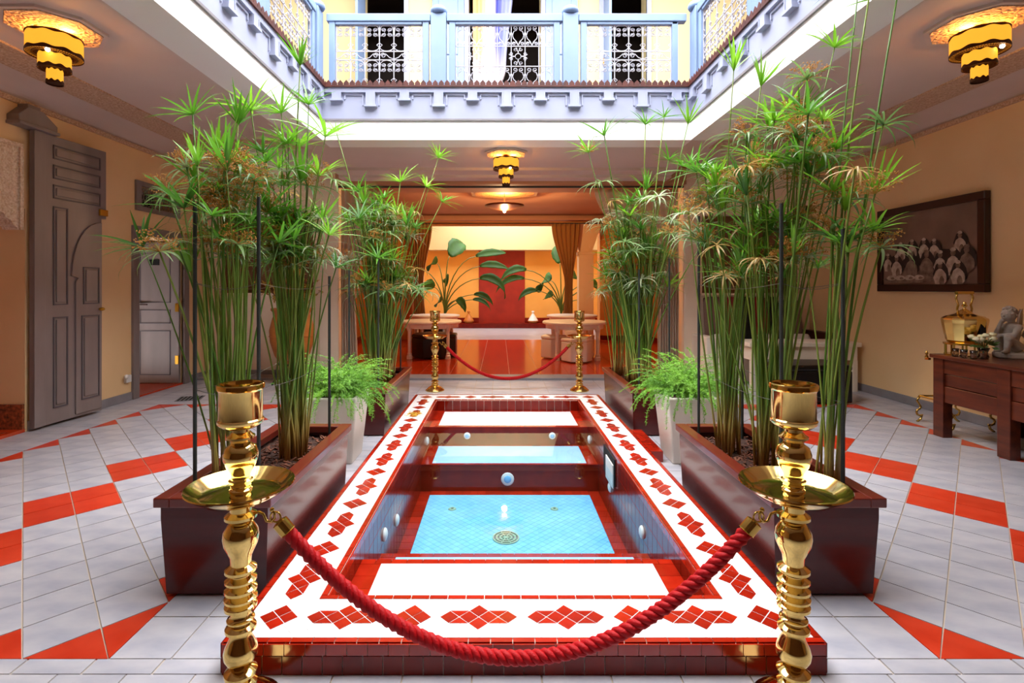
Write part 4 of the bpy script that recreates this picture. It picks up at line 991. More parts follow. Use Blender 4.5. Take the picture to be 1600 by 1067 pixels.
papyrus('nl', (-1.245, 2.98), 46, 1.5, 2.25, .10, (.02, -.05), 'dense upright papyrus clump in the door side planter, next to the white pot', 2, flowers=.25,
        extra=[(-1.41, 2.8, 2.4, 'open'), (-1.28, 2.9, 2.42, 'open'), (-1.17, 2.9, 2.70, 'up'), (-1.12, 2.9, 2.47, 'open'), (-1.24, 2.9, 2.24, 'open'), (-1.06, 2.9, 2.05, 'open'), (-1.01, 3.0, 2.05, 'old'), (-1.34, 2.8, 2.16, 'open'), (-1.21, 3.0, 2.25, 'open'), (-1.33, 2.9, 2.0, 'old')])
papyrus('nr', (1.40, 3.08), 26, 1.45, 2.25, .12, (-.02, -.05), 'papyrus clump in the picture side planter, next to the white pot', 3, flowers=.35,
        extra=[(1.37, 2.9, 2.67, 'up'), (1.53, 2.9, 2.58, 'up'), (1.57, 2.9, 2.33, 'open'), (1.4, 2.8, 2.26, 'old'), (1.34, 2.8, 1.98, 'old'), (1.74, 3.0, 2.48, 'open'), (1.31, 3.0, 1.98, 'open')])
papyrus('nr', (1.49, 2.72), 40, 1.45, 2.25, .13, (.0, .0), 'dense papyrus clump in the middle of the picture side planter', 4, flowers=.4,
        extra=[(1.68, 2.7, 2.54, 'old'), (1.83, 2.7, 2.71, 'open'), (1.5, 2.7, 2.31, 'open'), (1.7, 2.8, 2.38, 'open'), (1.83, 2.8, 2.34, 'open'), (1.41, 2.65, 2.0, 'old'), (1.64, 2.7, 1.96, 'old'), (1.82, 2.7, 1.92, 'old'), (1.75, 2.7, 2.03, 'open'), (1.57, 2.7, 2.06, 'open')])
papyrus('nr', (1.60, 2.40), 9, 1.5, 1.95, .09, (.05, .0), 'thin papyrus clump beside the tall stanchion in the picture side planter', 5, flowers=.35,
        extra=[(1.91, 2.45, 2.21, 'old'), (2.02, 2.5, 2.89, 'open'), (1.96, 2.6, 3.02, 'open'), (1.9, 2.6, 3.05, 'open'), (1.70, 2.4, 1.57, 'open'), (1.72, 2.45, 1.78, 'up'), (1.65, 2.4, 1.62, 'open')])
papyrus('fl', (-1.27, 5.35), 90, 1.35, 2.3, .15, (.02, -.05), 'dense papyrus clump in the far planter near the terracotta jar, by the white pot', 6, clump=(.13, .24), flowers=.1, thick=.0075,
        extra=[(-1.69, 5.2, 3.0, 'open'), (-.66, 5.4, 2.79, 'open'), (-1.03, 5.2, 2.49, 'open'), (-.78, 5.3, 2.46, 'open'), (-.61, 5.3, 2.3, 'open'), (-1.44, 5.1, 2.37, 'open'), (-.95, 5.1, 2.03, 'up'), (-.82, 5.1, 1.38, 'old'), (-1.27, 5.1, 2.17, 'old'), (-1.53, 5.1, 2.17, 'old'), (-1.22, 5.3, 2.34, 'open')], us=1.1, mixw=(.06, .3, .5, .14))
papyrus('fl', (-1.40, 5.78), 10, 1.5, 2.1, .10, (-.03, 0), 'thin papyrus clump behind the dense one in the far planter near the jar', 7, flowers=.1, mixw=(.06, .3, .5, .14))
papyrus('fr', (1.45, 5.25), 90, 1.35, 2.3, .16, (.0, .0), 'dense papyrus clump in the far planter near the white bench, by the white pot', 8, clump=(.13, .24), flowers=.12, thick=.0075,
        extra=[(1.02, 4.9, 2.88, 'open'), (.9, 5.1, 2.77, 'open'), (1.45, 5.0, 3.02, 'open'), (1.7, 5.2, 3.16, 'open'), (1.91, 5.1, 3.06, 'up'), (1.85, 5.1, 2.63, 'open'), (1.46, 5.0, 2.37, 'up'), (1.01, 5.0, 2.45, 'old'), (1.04, 5.2, 2.09, 'old'), (1.33, 5.1, 2.27, 'open'), (1.85, 4.9, 2.61, 'open'), (1.78, 5.3, 2.74, 'open'), (1.49, 4.9, 2.08, 'old'), (1.68, 4.9, 2.05, 'old')], us=1.1, mixw=(.06, .3, .5, .14))
papyrus('fr', (1.36, 5.78), 18, 1.3, 2.1, .07, (-.03, 0), 'thin pale papyrus clump behind the dense one in the far planter near the bench', 9, flowers=.1, mixw=(.06, .3, .5, .14))
# ------------------------------------------------------------------ white pots with asparagus fern
def fernpot(x, y, label_p, label_f, seed, rz):
    t = thing('tall_pot', label_p, 'pot', (x, y, 0), 0, 'white tapered pots'); h = .53
    b = MB(); b.frus(-.15, .15, -.15, .15, 0, h, .05); b.build('pot_body', 'pot_white', t, bevel=.012)
    MB().box(-.165, .165, -.165, .165, h-.01, h+.003).build('soil', 'soil', t)
    f = thing('asparagus_fern', label_f, 'plant', (x, y, h), rz, 'feathery ferns in the white pots'); r = random.Random(seed); st_ = MB(); lf = MB()
    for k in range(300):
        a = r.uniform(0, 2*PI); L_ = r.uniform(.24, .52); el = r.uniform(.2, 1.5); p = Vector((r.uniform(-.13, .13), r.uniform(-.13, .13), 0)); P = [p.copy()]; n = 12
        bend = r.uniform(1.2, 2.4)
        for i in range(n):
            e_ = el-bend*(i/n)**1.25; p = p+Vector((math.cos(a)*math.cos(e_), math.sin(a)*math.cos(e_), math.sin(e_)))*L_/n; P.append(p.copy())
        st_.tube(P, .0011, 3, cap=False)
        for i in range(2, n+1):
            for m in range(15):
                q = P[i]+(P[i-1]-P[i])*r.random(); d = Vector((r.gauss(0, 1), r.gauss(0, 1), r.gauss(.1, .8))).normalized()*r.uniform(.014, .034)*(1.2-.5*i/n); s2 = d.orthogonal().normalized()*.0019
                lf.add([q-s2, q+s2, q+d], [(0, 1, 2)])
    stuff(st_.build('fronds', 'fern', f)); stuff(lf.build('foliage', 'fern', f))
fernpot(-1.32, 4.10, 'tall white tapered pot between the planters on the side of the grey doors', 'bright feathery fern spilling from the white pot on the side of the grey doors', 11, .3)
fernpot(1.52, 4.10, 'tall white tapered pot between the planters on the side of the framed picture', 'bright feathery fern spilling from the white pot on the side of the framed picture', 12, 1.2)
# ------------------------------------------------------------------ tiered pendant lamps
def wavy(r, z0, z1, zamp, top, n=96, w=11):
    """band hugging a drum: one straight edge at z0 and one wavy edge near z1"""
    b = MB(); vs = []; fs = []
    for i in range(n):
        a = 2*PI*i/n; zz = z1+zamp*math.sin(a*w)
        for rr in (r, r+.004):
            for z in (z0, zz): vs.append((rr*math.cos(a), rr*math.sin(a), z))
    for i in range(n):
        k, l = i*4, ((i+1) % n)*4
        fs += [(k+2, l+2, l+3, k+3), (k+1, l+1, l, k), (k+3, l+3, l+1, k+1), (k, l, l+2, k+2)]
    return b.add(vs, fs)
def rose(loc, rad, label, sides_=8):
    t = thing('ceiling_rose', label, 'ceiling rose', loc, 0, 'carved ceiling roses')
    MB().prism(ngon(sides_, rad, PI/sides_), -.02, 0).build('backing', 'plaster', t); MB().prism(ngon(sides_, rad*.9, PI/sides_), -.028, -.012).build('carved_face', 'carved', t, bevel=.004)
def pendant(loc, label, power):
    """loc is the top of the rod"""
    t = thing('pendant_lamp', label, 'lamp', loc, 0, 'tiered brass pendant lamps')
    MB().lathe([(0, 0), (.045, 0), (.04, -.02), (.012, -.03), (.008, -.03), (.008, -.06), (0, -.06)], 14).build('canopy', 'lamp_band', t, smooth=True)
    z = -.055
    for r, h, ri in ((.162, .125, .092), (.094, .10, .048), (.048, .10, .0)):
        sh = MB().lathe([(r, z), (r, z-h)], 64).build('shade', 'lamp_shade', t, smooth=True)
        wavy(r-.001, z+.006, z-.008, .005, True, w=9).build('top_band', 'lamp_band', sh); wavy(r-.001, z-h-.008, z-h+.015, .006, False, w=9).build('bottom_band', 'lamp_band', sh)
        if ri:
            MB().lathe([(ri, z-h), (r, z-h)], 64).build('underside', 'lamp_under', t)
            lt = MB()
            for k in range(56):
                a = 2*PI*k/56; lt.obox(((ri+.002)*math.cos(a), (ri+.002)*math.sin(a), z-h-.003), ((r-.004)*math.cos(a), (r-.004)*math.sin(a), z-h-.003), .004, .003)
            lt.torus((0, 0, z-h-.003), ri+(r-ri)*.5, .0025, 48, 4); stuff(lt.build('lattice', 'lamp_band', t))
        else: MB().lathe([(0, z-h), (r, z-h)], 32).build('underside', 'lamp_band', t)
        z -= h
    MB().lathe([(0, -.052), (.162, -.052)], 40).build('top_disc', 'lamp_under', t)
    MB().ball((.05, -.115, -.19), .015, 8, 6).build('bulb', 'bulb', t)
    for dx in (-.09, .09):
        l = bpy.data.lights.new('lamp_glow', 'POINT'); l.energy = power*.22; l.color = (1.0, .44, .09); l.shadow_soft_size = .03
        o = bpy.data.objects.new('lamp_glow', l); C.objects.link(o); o.parent = t; o.location = (dx, 0, -.045)
rose((-3.19, 3.57, ZC), .32, 'octagonal carved ceiling rose above the pendant on the grey door side'); pendant((-3.19, 3.57, ZC-.028), 'tiered amber pendant lamp on the side of the grey doors', 24)
rose((3.39, 3.52, ZC), .32, 'octagonal carved ceiling rose above the pendant on the framed picture side'); pendant((3.39, 3.52, ZC-.028), 'tiered amber pendant lamp on the side of the framed picture', 24)
rose((.08, 6.45, ZS), .29, 'carved ceiling rose above the pendant behind the balcony edge'); pendant((.08, 6.45, ZS-.028), 'tiered amber pendant lamp behind the far end of the pool', 24)
rose((.09, 9.9, ZSAL), .75, 'large six sided ceiling rose in the red room', 6)
t = thing('copper_pendant', 'shallow copper dish pendant with a single bulb in the red room', 'lamp', (.09, 9.9, ZSAL-.028))
MB().tube([(0, 0, 0), (0, 0, -.22)], .006, 6).build('rod', 'lamp_band', t)
MB().lathe([(.03, -.20), (.10, -.215), (.36, -.235), (.385, -.24), (.385, -.248), (.33, -.27), (.18, -.315), (.06, -.34), (0, -.345)], 40).build('dish', 'copper', t, smooth=True)
MB().ball((0, 0, -.36), .026, 10, 8).build('bulb', 'bulb', t, smooth=True)
for dz, p in ((-.17, 42), (-.42, 90)):
    l = bpy.data.lights.new('lamp_glow', 'POINT'); l.energy = p; l.color = (1.0, .44, .09) if dz > -.3 else (1.0, .66, .34); l.shadow_soft_size = .05
    o = bpy.data.objects.new('lamp_glow', l); C.objects.link(o); o.parent = t; o.location = (.0, 0, dz)
# ------------------------------------------------------------------ doors of the left wall
d1 = struct(thing('door_1', 'tall grey wooden door leaf folded open against the cream wall', 'door', (XL+.03, 4.87, 0), math.radians(-5)))
DW = .83; DH = 2.93      # leaf lies along local +y, its face towards +x
b = MB(); b.xprism([(0, .03), (DW-.06, .03), (DW-.06, 2.17), (DW, 2.17), (DW, DH), (0, DH)], 0, .045)
lf = b.build('door_leaf', 'door_grey', d1, bevel=.004)
MB().box(.045, .058, 0, .11, .03, DH).build('stile', 'door_grey', d1, bevel=.004)
def panel(parent, y0, y1, z0, z1, x=.045, corner=0.0):
    g = MB(); w = .012
    g.box(x, x+.008, y0, y1, z0, z0+w); g.box(x, x+.008, y0, y1, z1-w, z1); g.box(x, x+.008, y0, y0+w, z0, z1); g.box(x, x+.008, y1-w, y1, z0, z1)
    p = g.build('panel_moulding', 'door_groove', parent); MB().box(x, x+.012, y0+.03, y1-.03, z0+.03, z1-.03).build('panel', 'door_grey', parent, bevel=.006)
for z0, z1 in ((2.30, 2.44), (2.50, 2.64), (2.70, 2.84)): panel(d1, .2, DW-.08, z0, z1)
panel(d1, .2, .36, 1.22, 2.22); panel(d1, .2, .36, .18, 1.10)
wk = MB(); poly = [(.44, .06), (DW-.075, .06), (DW-.075, 2.12)]   # wicket leaf with curved top
for i in range(9): a = i/8*PI/2; poly.append((DW-.075-.36*math.sin(a), 2.12-.6*(1-math.cos(a))))
poly += [(.47, 1.50), (.44, 1.46)]
wk.xprism(poly, .045, .062); wkt = wk.build('wicket', 'door_grey', d1, bevel=.006)
panel(wkt, .50, DW-.11, .2, 1.10, .062); panel(wkt, .52, DW-.11, 1.22, 1.62, .062)
MB().ball((.085, DW-.10, 1.16), (.03, .03, .02), 10, 8).build('knob', 'gold_hinge', d1, smooth=True)
MB().box(.045, .07, DW-.10, DW, 2.20, 2.27).build('latch', 'gold_hinge', d1, bevel=.004)
t = thing('door_pivot_block', 'grey wooden pivot block above the tall door leaf', 'door block', (XL, 4.87, 2.95))
b = MB(); b.xprism([(-.20, .0), (.22, .0), (.22, .07), (.06, .17), (-.10, .17), (-.20, .07)], 0, .12); b.xprism([(-.21, -.02), (.23, -.02), (.23, .012), (-.21, .012)], 0, .14); b.build('block', 'door_grey', t, bevel=.006)
b = MB(); b.xprism([(-.09, .17), (.05, .17), (.05, .205), (-.09, .205)], 0, .10); b.build('block_cap', 'door_grey', t, bevel=.005)
d2 = struct(thing('door_2', 'grey panelled door standing open in its doorway beside the tall leaf', 'door', (XL, 6.4, 0)))
b = MB(); b.box(-.02, .03, -.11, 0, 0, 2.18); b.box(-.02, .03, .93, 1.04, 0, 2.18); b.box(-.02, .03, 0, .93, 2.07, 2.18); b.build('door_frame', 'door_grey', d2, bevel=.005)
lv = MB().box(-.70, -.02, .87, .91, .025, 2.05).build('door_leaf', 'door_grey', d2, bevel=.004)
for z0, z1 in ((.14, .78), (.88, 1.08), (1.18, 1.95)):
    g = MB(); x0, x1 = -.58, -.14; w = .012
    g.box(x0, x1, 0.862, 0.87, z0, z0+w); g.box(x0, x1, 0.862, 0.87, z1-w, z1); g.box(x0, x0+w, 0.862, 0.87, z0, z1); g.box(x1-w, x1, 0.862, 0.87, z0, z1); g.build('panel_moulding', 'door_groove', lv)
MB().box(-.44, -.30, .86, .87, 1.72, 1.80).build('door_plate', 'black_hole', lv)
g = MB(); g.tube([(-.63, .87, 1.16), (-.63, .83, 1.16), (-.45, .83, 1.155)], .011, 8); g.box(-.655, -.61, .858, .87, .98, 1.22); g.build('door_handle', 'wood_dark', lv)
for z in (.3, 1.05): MB().box(-.06, -.015, .845, .87, z, z+.12).build('hinge', 'gold_hinge', d2)
w = struct(thing('window_3', 'narrow grille vent with grey frame above the side doorway', 'window', (XL, 6.44, 2.44)))
b = MB(); b.box(-.02, .03, -.09, 0, -.06, .32); b.box(-.02, .03, .70, .79, -.06, .32); b.box(-.02, .03, 0, .71, -.06, 0); b.box(-.02, .03, 0, .71, .26, .32); b.build('window_frame', 'door_grey', w, bevel=.005)
b = MB()
for k in range(7):
    y = .05+k*.1; b.torus((-.02, y, .13), .05, .006, 14, 4, 'x'); b.tube([(-.02, y, 0), (-.02, y, .26)], .005, 4); b.torus((-.02, y+.05, .05), .03, .005, 12, 4, 'x'); b.torus((-.02, y+.05, .21), .03, .005, 12, 4, 'x')
b.build('grille', 'door_grey', w)
MB().box(-.30, -.29, -.05, .76, -.05, .31).build('pane', 'black_hole', w)
t = thing('wall_socket', 'small white plug box low on the cream wall by the doorway', 'socket', (XL, 6.20, .26))
MB().box(0, .035, -.04, .05, -.03, .06).build('socket_box', 'plastic', t, bevel=.005); MB().ball((.05, -.06, .05), (.02, .03, .03), 8, 6).build('plug', 'plastic', t, smooth=True)
t = thing('floor_drain', 'small square dark grid drain in the floor by the doors', 'drain', (-3.9, 6.35, 0), .3)
MB().box(-.14, .14, -.14, .14, 0, .004).build('drain_frame', 'drain_grey', t); b = MB()
for k in range(6): b.box(-.12+.044*k, -.10+.044*k, -.12, .12, .004, .006)
b.build('drain_bars', 'black_hole', t)
t = thing('wall_switch', 'white switch plate on the pillar near the terracotta jar', 'switch', (-2.54, 8.35, 1.25)); MB().box(0, .012, -.05, .05, -.05, .05).build('plate', 'plastic', t, bevel=.004); MB().box(.012, .02, -.02, .02, -.03, .03).build('rocker', 'plastic', t)
# ------------------------------------------------------------------ terracotta jar by the back wall
t = thing('terracotta_jar', 'large terracotta jar on a dark metal stand by the half wall', 'jar', (-3.02, 7.35, 0))
MB().lathe([(0, .27), (.14, .27), (.24, .42), (.30, .62), (.31, .78), (.27, .95), (.24, 1.02), (.29, 1.07), (.29, 1.10), (.25, 1.10), (.22, 1.05), (0, 1.0)], 36).build('jar_body', 'terracotta', t, smooth=True)
b = MB(); b.torus((0, 0, .30), .20, .012, 28, 6)
b.build('stand_ring', 'rod', t, smooth=True)
for k in range(4): a = k*PI/2+.5; MB().tube([(.20*math.cos(a), .20*math.sin(a), .30), (.22*math.cos(a), .22*math.sin(a), .12), (.27*math.cos(a), .27*math.sin(a), 0)], .012, 6).build('stand_leg', 'rod', t, smooth=True)
MB().torus((0, 0, .70), .307, .008, 36, 6).build('band', 'terracotta', t, smooth=True)
t = thing('dry_plant', 'dry yellowish bushy plant growing in the terracotta jar', 'plant', (-3.02, 7.35, 1.0)); r = random.Random(5); lf = MB(); sb = MB()
for k in range(60):
    a = r.uniform(0, 6.28); L_ = r.uniform(.3, .75); el = r.uniform(.7, 1.5); P = [Vector((0, 0, 0))+Vector((math.cos(a)*math.cos(el), math.sin(a)*math.cos(el), math.sin(el)))*L_*i/4 for i in range(5)]; sb.tube(P, .004, 3)
    for i in range(1, 5):
        for m in range(4):
            d = Vector((r.gauss(0, 1), r.gauss(0, 1), r.gauss(0, .7))).normalized()*r.uniform(.05, .11); s2 = d.orthogonal().normalized()*.014; lf.add([P[i], P[i]+d*.5+s2, P[i]+d, P[i]+d*.5-s2], [(0, 1, 2, 3)])
stuff(sb.build('stalks', 'wood', t)); stuff(lf.build('foliage', 'dry_leaf', t))
# ------------------------------------------------------------------ white bench, table and ottoman under the right window
t = thing('bench', 'white built bench with cushions along the half wall', 'bench', (4.0, 7.65, 0))
b = MB(); b.box(-.85, .85, -.30, .30, .03, .38); b.build('bench_base', 'sofa_white', t, bevel=.01)
MB().box(-.85, .85, -.32, .30, .38, .50).build('seat_cushion', 'sofa_white', t, bevel=.03)
MB().box(-1.0, -.85, -.32, .30, .0, .68).build('arm', 'sofa_white', t, bevel=.02); MB().box(.72, .87, -.32, .30, .5, .74).build('arm', 'wood_dark', t, bevel=.01)
def cushion(x, z, w, h, m, label, tilt=.15, y=7.86):
    b = MB(); n = 9; vs = []; fs = []
    for s_ in (1, -1):
        for j in range(n+1):
            for i in range(n+1):
                u, v = 2*i/n-1, 2*j/n-1; th = .075*math.sqrt(max(0, (1-u**4)*(1-v**4))); k = 1-.06*(abs(u*v))**2
                vs.append((u*w/2*k, -s_*th, v*h/2*k))
    N2 = (n+1)**2
    for j in range(n):
        for i in range(n):
            a = j*(n+1)+i; fs.append((a, a+1, a+n+2, a+n+1)); fs.append((N2+a, N2+a+n+1, N2+a+n+2, N2+a+1))
    o = b.add(vs, fs).build('cushion', m, None, (x, y, z), smooth=True); o.rotation_euler = (-tilt, 0, 0)
    return tag(o, label, 'cushion', 'cushions on the white bench')
for k, (x, w_, m, l) in enumerate(((3.34, .34, 'cushion_taupe', 'taupe cushion at the pillar end of the white bench'), (3.63, .21, 'cushion_red', 'dark red cushion second from the pillar on the white bench'), (3.84, .18, 'cushion_black', 'black cushion between two dark red ones on the white bench'),
                                (4.05, .22, 'cushion_red', 'dark red cushion next to the black ones on the white bench'), (4.26, .17, 'cushion_black', 'narrow black cushion beside the broad taupe one on the white bench'), (4.53, .34, 'cushion_taupe', 'taupe cushion at the picture wall end of the white bench'))):
    cushion(x, .90, w_, .72 if k < 5 else .62, m, l)
for x, l in ((3.32, 'small striped throw pillow lying before the taupe cushion at the pillar end'), (4.02, 'small striped throw pillow lying before the dark red cushion mid bench'), (4.5, 'small pale pillow lying flat at the picture wall end')):
    cushion(x, .61, .30, .20, 'cushion_stripe', l, .6, 7.56)
t = thing('console_table', 'white panelled low table before the white bench', 'table', (4.08, 7.0, 0))
MB().box(-.74, .76, -.26, .26, .60, .66).build('table_top', 'sofa_white', t, bevel=.008); MB().box(-.70, .72, -.23, .23, .42, .60).build('apron', 'sofa_white', t, bevel=.005)
for x in (-.67, .69):
    for y in (-.20, .20): MB().box(x-.035, x+.035, y-.03, y+.03, 0, .42).build('leg', 'sofa_white', t, bevel=.006)
ottoman(rect(.86, .55), .47, 'leather_black', (3.78, 6.28, 0), 'black leather box ottoman before the white table')
# ------------------------------------------------------------------ framed picture
t = thing('picture_frame', 'dark framed sepia photograph of a seated group on the cream wall', 'picture', (XR-.05, 5.73, 1.86)); PW, PH = 1.46, 1.02
def wallbox(b, u0, u1, v0, v1, d0, d1): return b.box(-d1, -d0, -u1, -u0, v0, v1)    # u to the viewer's right when facing the wall
fr = MB(); fw = .085
for a in ((-PW/2, PW/2, PH/2-fw, PH/2), (-PW/2, PW/2, -PH/2, -PH/2+fw), (-PW/2, -PW/2+fw, -PH/2+fw, PH/2-fw), (PW/2-fw, PW/2, -PH/2+fw, PH/2-fw)): wallbox(fr, *a, -.045, .02)
fr.build('frame', 'frame', t, bevel=.008)
pb = wallbox(MB(), -PW/2+fw, PW/2-fw, -PH/2+fw, PH/2-fw, -.04, -.005).build('print', 'print_bg', t)
r = random.Random(3); lay_ = [.0052]
def figure(blobs):
    mb = MB(); mi = []; names = ['print_dark', 'print_mid', 'print_light']
    for m, u, v, ru, rv in blobs:
        n = 14; lay_[0] += .00006; x = lay_[0]
        mb.add([(-x, -(u+ru*math.cos(2*PI*i/n)*(1+.08*math.sin(3*i))), v+rv*math.sin(2*PI*i/n)*(1+.08*math.sin(5*i))) for i in range(n)], [tuple(reversed(range(n)))]); mi.append(names.index(m))
    me = mb.mesh('printed_figure', None)
    for m in names: me.materials.append(M[m])
    for p, k in zip(me.polygons, mi): p.material_index = k
    link('printed_figure', me, pb)
def person_print(u, v, sc, m1='print_light'):
    figure([('print_dark', u+.01, v-.035*sc, .088*sc, .115*sc), (m1, u, v-.075*sc, .075*sc, .085*sc), (m1, u-.03*sc, v-.10*sc, .035*sc, .06*sc), ('print_mid', u+.02*sc, v-.11*sc, .03*sc, .05*sc), ('print_mid', u, v+.045*sc, .026*sc, .034*sc), (m1, u, v+.072*sc, .030*sc, .018*sc)])
figure([('print_dark', .0, -.12, .60, .09)]); figure([('print_mid', -.2, -.36, .42, .05)])
for u, v in ((-.36, .00), (-.19, .02), (-.02, .02), (.12, .0), (.44, .05)): person_print(u, v, .95)
for u, v, s_ in ((-.56, -.12, .9), (-.42, -.16, 1.1), (-.2, -.16, 1.2), (.02, -.14, 1.2), (.2, -.15, 1.1), (.36, -.14, 1.2), (.52, -.12, 1.2)): person_print(u, v, s_, r.choice(['print_light', 'print_mid']))
for u in (-.5, -.36, -.22, -.08): figure([('print_light', u, -.345, .075, .03), ('print_mid', u+.02, -.35, .03, .015)])
for u in (.2, .42): person_print(u, -.27, 1.1)
# ------------------------------------------------------------------ wooden console chest with its ornaments
t = thing('wooden_console', 'dark red brown wooden console chest on square legs by the picture wall', 'console', (4.50, 3.75, 0))
x0, x1, y0, y1, H0 = -.38, .38, -.95, 1.02, .77
MB().box(x0-.02, x1, y0-.02, y1+.02, H0-.035, H0).build('top', 'wood', t, bevel=.005)
for x in (x0+.045, x1-.045):
    for y in (y1-.055, 0.34, y0+.055): MB().box(x-.045, x+.045, y-.055, y+.055, 0, H0-.035).build('leg', 'wood_dark' if x > 0 else 'wood', t, bevel=.005)
for k, (z0, z1, dp) in enumerate(((.60, .735, .0), (.485, .595, .012), (.33, .48, .004))):
    MB().box(x0+.01+dp, x0+.03+dp, y0+.1, y1-.1, z0, z1).build('board', 'wood', t, bevel=.004); MB().box(x0+.09, x1-.09, y1-.03-dp, y1-.01-dp, z0, z1).build('board', 'wood', t, bevel=.004)
MB().box(x0+.04, x1-.02, y0+.05, y1-.05, .36, .40).build('bottom_board', 'wood_dark', t)
MB().lathe([(0, 0), (.012, 0), (.016, .012), (.007, .03), (.014, .045), (.004, .07), (0, .072)], 10, (x0-.035, y1+.03, H0-.045)).build('finial', 'brass_old', t, smooth=True)
MB().box(x0-.045, x0-.02, y1+.0, y1+.04, H0-.06, H0-.04).build('finial_bracket', 'brass_old', t)
# brass scroll foot stand under the console
t = thing('brass_stand', 'low ornate brass stand with scrolled feet behind the console legs', 'stand', (4.60, 5.06, 0))
b = MB(); b.tube([(-.22, -.2, .27), (-.22, .18, .27), (.16, .18, .27), (.16, -.2, .27), (-.22, -.2, .27)], .010, 6); b.build('stand_rail', 'brass_old', t)
def scroll_leg(x, y, sx):
    pts = [(x, y, .27), (x+sx*.03, y, .22), (x-sx*.01, y, .16)]+[(x+sx*(.0+.035*math.cos(a)), y, .10+.035*math.sin(a)) for a in [PI/2-k*PI/4 for k in range(6)]]+[(x-sx*.01, y, .03), (x+sx*.03, y, .0)]
    MB().tube(pts, .011, 6).build('leg', 'brass_old', t, smooth=True)
for x in (-.22, .16):
    for y in (-.2, .18): scroll_leg(x, y, -1 if x < 0 else 1)
# brass kettle on its warmer
ZK = H0
t = thing('brass_kettle', 'large polished brass kettle with tall handle and faceted body', 'kettle', (4.32, 4.66, ZK), .3)
t2 = thing('kettle_warmer', 'pierced brass warmer stand under the kettle', 'stand', (4.32, 4.66, ZK), .3)
b = MB(); b.lathe([(0, 0), (.15, 0), (.15, .012), (0, .012)], 24); b.lathe([(.10, .10), (.155, .10), (.155, .115), (.10, .115)], 24); b.build('warmer_plate', 'brass_old', t2)
for k in range(10): a = k*2*PI/10; MB().tube([(.14*math.cos(a), .14*math.sin(a), .01), (.14*math.cos(a), .14*math.sin(a), .105)], .008, 6).build('warmer_post', 'brass_old', t2)
MB().lathe([(0, .118), (.12, .118), (.135, .14), (.165, .30), (.17, .33), (.165, .345), (.13, .365), (.07, .385), (.06, .39), (0, .39)], 12).build('kettle_body', 'brass', t)
ld = MB().lathe([(.062, .388), (.055, .40), (.03, .42), (.012, .432), (.012, .445), (.024, .46), (.012, .475), (.016, .487), (0, .50)], 16).build('lid', 'brass', t, smooth=True)
for s_ in (-1, 1): MB().tube([(s_*.085, 0, .375), (s_*.10, 0, .43), (s_*.085, 0, .465), (s_*.10, 0, .50), (s_*.115, 0, .53), (s_*.10, 0, .565), (s_*.09, 0, .575)], .009, 6).build('handle_arm', 'brass_old', t, smooth=True)
MB().tube([(-.11, 0, .58), (.11, 0, .58)], .015, 10).build('grip', 'brass_old', t)
MB().tube([(.13, 0, .17), (.19, 0, .22), (.20, 0, .31), (.23, 0, .345), (.28, 0, .345)], [.024, .02, .014, .011, .009], 8).build('spout', 'brass', t, smooth=True)
MB().box(-.03, .03, -.158, -.150, .20, .30).build('kettle_window', 'black_hole', t).rotation_euler = (0, 0, -.1)
# tea glasses
for k, (x, y) in enumerate(((4.165, 4.40), (4.15, 4.48), (4.15, 4.565))):
    o = MB().lathe([(0, 0), (.022, 0), (.026, .01), (.023, .035), (.029, .075), (.027, .075), (.021, .035), (.022, .008), (0, .006)], 14).build('tea_glass', 'glass', None, (x, y, ZK), smooth=True)
    tag(o, ('small tea glass nearest the flowers', 'small tea glass beside the flower vase foot, second from the console edge', 'small tea glass at the console edge by the kettle')[k], 'glass', 'tea glasses on the console')
# flowers
t = thing('flower_vase', 'little glass vase of cream roses before the kettle', 'vase', (4.25, 4.40, ZK)); MB().lathe([(0, 0), (.035, 0), (.04, .02), (.03, .06), (.045, .10), (.042, .10), (.027, .06), (.03, .01), (0, .008)], 16).build('vase', 'glass', t, smooth=True)
r = random.Random(9)
for k in range(9):
    a = r.uniform(0, 6.28); rr = .085*math.sqrt((k+.3)/9); p = Vector((rr*math.cos(a+k), rr*math.sin(a+k), .19+r.uniform(-.03, .05)-rr*.3))
    s_ = MB().tube([(0, 0, .05), p*.6+Vector((0, 0, .06)), p], .003, 4).build('flower_stem', 'leaf_dark', t); bl = MB()
    for m in range(3): bl.lathe([(.004, -.01), (.014+.006*m, -.004), (.020+.006*m, .012), (.016+.006*m, .026-.006*m)], 8, tuple(p+Vector((r.uniform(-.003, .003), r.uniform(-.003, .003), .004))))
    bl.ball(tuple(p+Vector((0, 0, .012))), .017, 8, 6); bl.build('blossom', 'petal', s_, smooth=True)
lf = MB()
for k in range(26):
    a = r.uniform(0, 6.28); d = Vector((math.cos(a), math.sin(a), r.uniform(-.2, .9))).normalized(); p = Vector((0, 0, .12))+d*r.uniform(.03, .07); e_ = d*.07; s2 = d.orthogonal().normalized()*.016; lf.add([p, p+e_*.5+s2, p+e_, p+e_*.5-s2], [(0, 1, 2, 3)])
lf.build('leaves', 'leaf_dark', t)
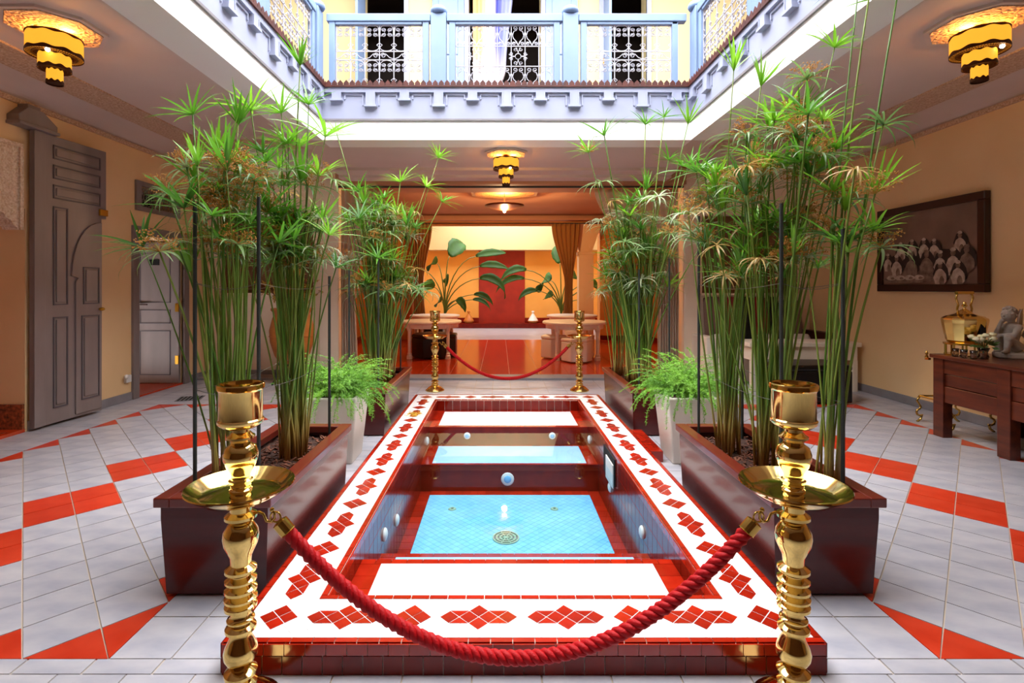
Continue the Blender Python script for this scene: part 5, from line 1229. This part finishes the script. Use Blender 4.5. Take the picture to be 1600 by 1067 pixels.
# cherub statue
t = thing('cherub_statue', 'grey stone seated cherub statue resting its chin on its hand', 'statue', (4.62, 4.50, ZK), math.radians(10))
MB().prism([(x*1.0, y*.8) for x, y in ngon(10, .17)], 0, .05).build('plinth', 'statue', t, bevel=.012)
bo = MB()
def limb(p, q_, r0, r1, n=7):
    p, q_ = Vector(p), Vector(q_)
    for i in range(n+1): c = p+(q_-p)*i/n; bo.ball(tuple(c), r0+(r1-r0)*i/n, 10, 7)
limb((0, .03, .09), (-.0, .04, .13), .075, .07, 2); limb((0, .04, .13), (-.02, .0, .27), .068, .058)          # torso leaning forward (-y is front... toward -x)
limb((-.02, 0, .27), (-.045, -.01, .33), .03, .028, 2); bo.ball((-.07, -.01, .385), (.058, .052, .064), 14, 10)   # neck, head
for s_ in (-1, 1):
    limb((-.02, s_*.045, .10), (-.13, s_*.05, .175), .045, .036); limb((-.13, s_*.05, .175), (-.125+.02*s_, s_*.045, .07), .033, .022); limb((-.125+.02*s_, s_*.045, .062), (-.165+.02*s_, s_*.045, .058), .02, .015, 3)   # thigh, shin, foot
limb((-.03, .06, .275), (-.115, .065, .20), .028, .023); limb((-.115, .065, .20), (-.11, .025, .315), .022, .016); bo.ball((-.108, .015, .33), (.02, .018, .022), 10, 7)   # arm to the chin
limb((-.03, -.06, .275), (-.10, -.075, .21), .028, .023); limb((-.10, -.075, .21), (-.13, .02, .20), .022, .016)
body = bo.build('body', 'statue', t); rm_ = body.modifiers.new('skin', 'REMESH'); rm_.mode = 'VOXEL'; rm_.voxel_size = .007; rm_.use_smooth_shade = True
MB().ball((-.128, -.01, .378), (.01, .009, .011), 8, 6).build('nose', 'statue', t, smooth=True); MB().ball((-.122, -.01, .355), (.008, .016, .005), 8, 6).build('mouth', 'statue', t, smooth=True)
for s_ in (-1, 1): MB().ball((-.122, -.01+s_*.02, .393), (.006, .009, .005), 8, 6).build('eye', 'statue', t, smooth=True); MB().ball((-.06, -.01+s_*.053, .38), (.012, .007, .016), 8, 6).build('ear', 'statue', t, smooth=True)
hr = MB(); r = random.Random(4)
for k in range(60):
    a = r.uniform(0, 6.28); el = r.uniform(.15, 1.5); d = Vector((math.cos(a)*math.cos(el), math.sin(a)*math.cos(el), math.sin(el)))
    if d.x < -.6 and d.z < .6: continue
    hr.ball((-.07+d.x*.056, -.01+d.y*.052, .39+d.z*.060), r.uniform(.012, .018), 6, 5)
hr.build('hair', 'statue', t, smooth=True)
for s_ in (-1, 1):
    wv = []; 
    poly = [(0, .20), (.05, .30), (.10, .40), (.15, .43), (.16, .36), (.14, .27), (.10, .19), (.05, .15)]
    f_ = [(.05+x*.9, s_*(.03+x*.35), z) for x, z in poly]; g_ = [(.05+x*.9+.01, s_*(.03+x*.35-.014), z) for x, z in poly]; n = len(poly)
    MB().add(f_+g_, [tuple(range(n)), tuple(reversed(range(n, 2*n)))]+[(i, (i+1) % n, n+(i+1) % n, n+i) for i in range(n)]).build('wing', 'statue', t, bevel=.004)
# yellow fern sprig fallen on the pool rim
t = thing('fern_sprig', 'yellowed fern sprig lying on the white pool rim', 'sprig', (-.86, 5.05, ZT+.001)); b = MB(); r = random.Random(8)
for k in range(160):
    p = Vector((r.gauss(0, .035), r.gauss(0, .05), r.uniform(.001, .02))); d = Vector((r.gauss(0, 1), r.gauss(0, 1), r.uniform(0, .5))).normalized()*.025; s2 = d.orthogonal().normalized()*.0025; b.add([p-s2, p+s2, p+d], [(0, 1, 2)])
stuff(b.build('sprig_leaves', 'petal_yellow', t))
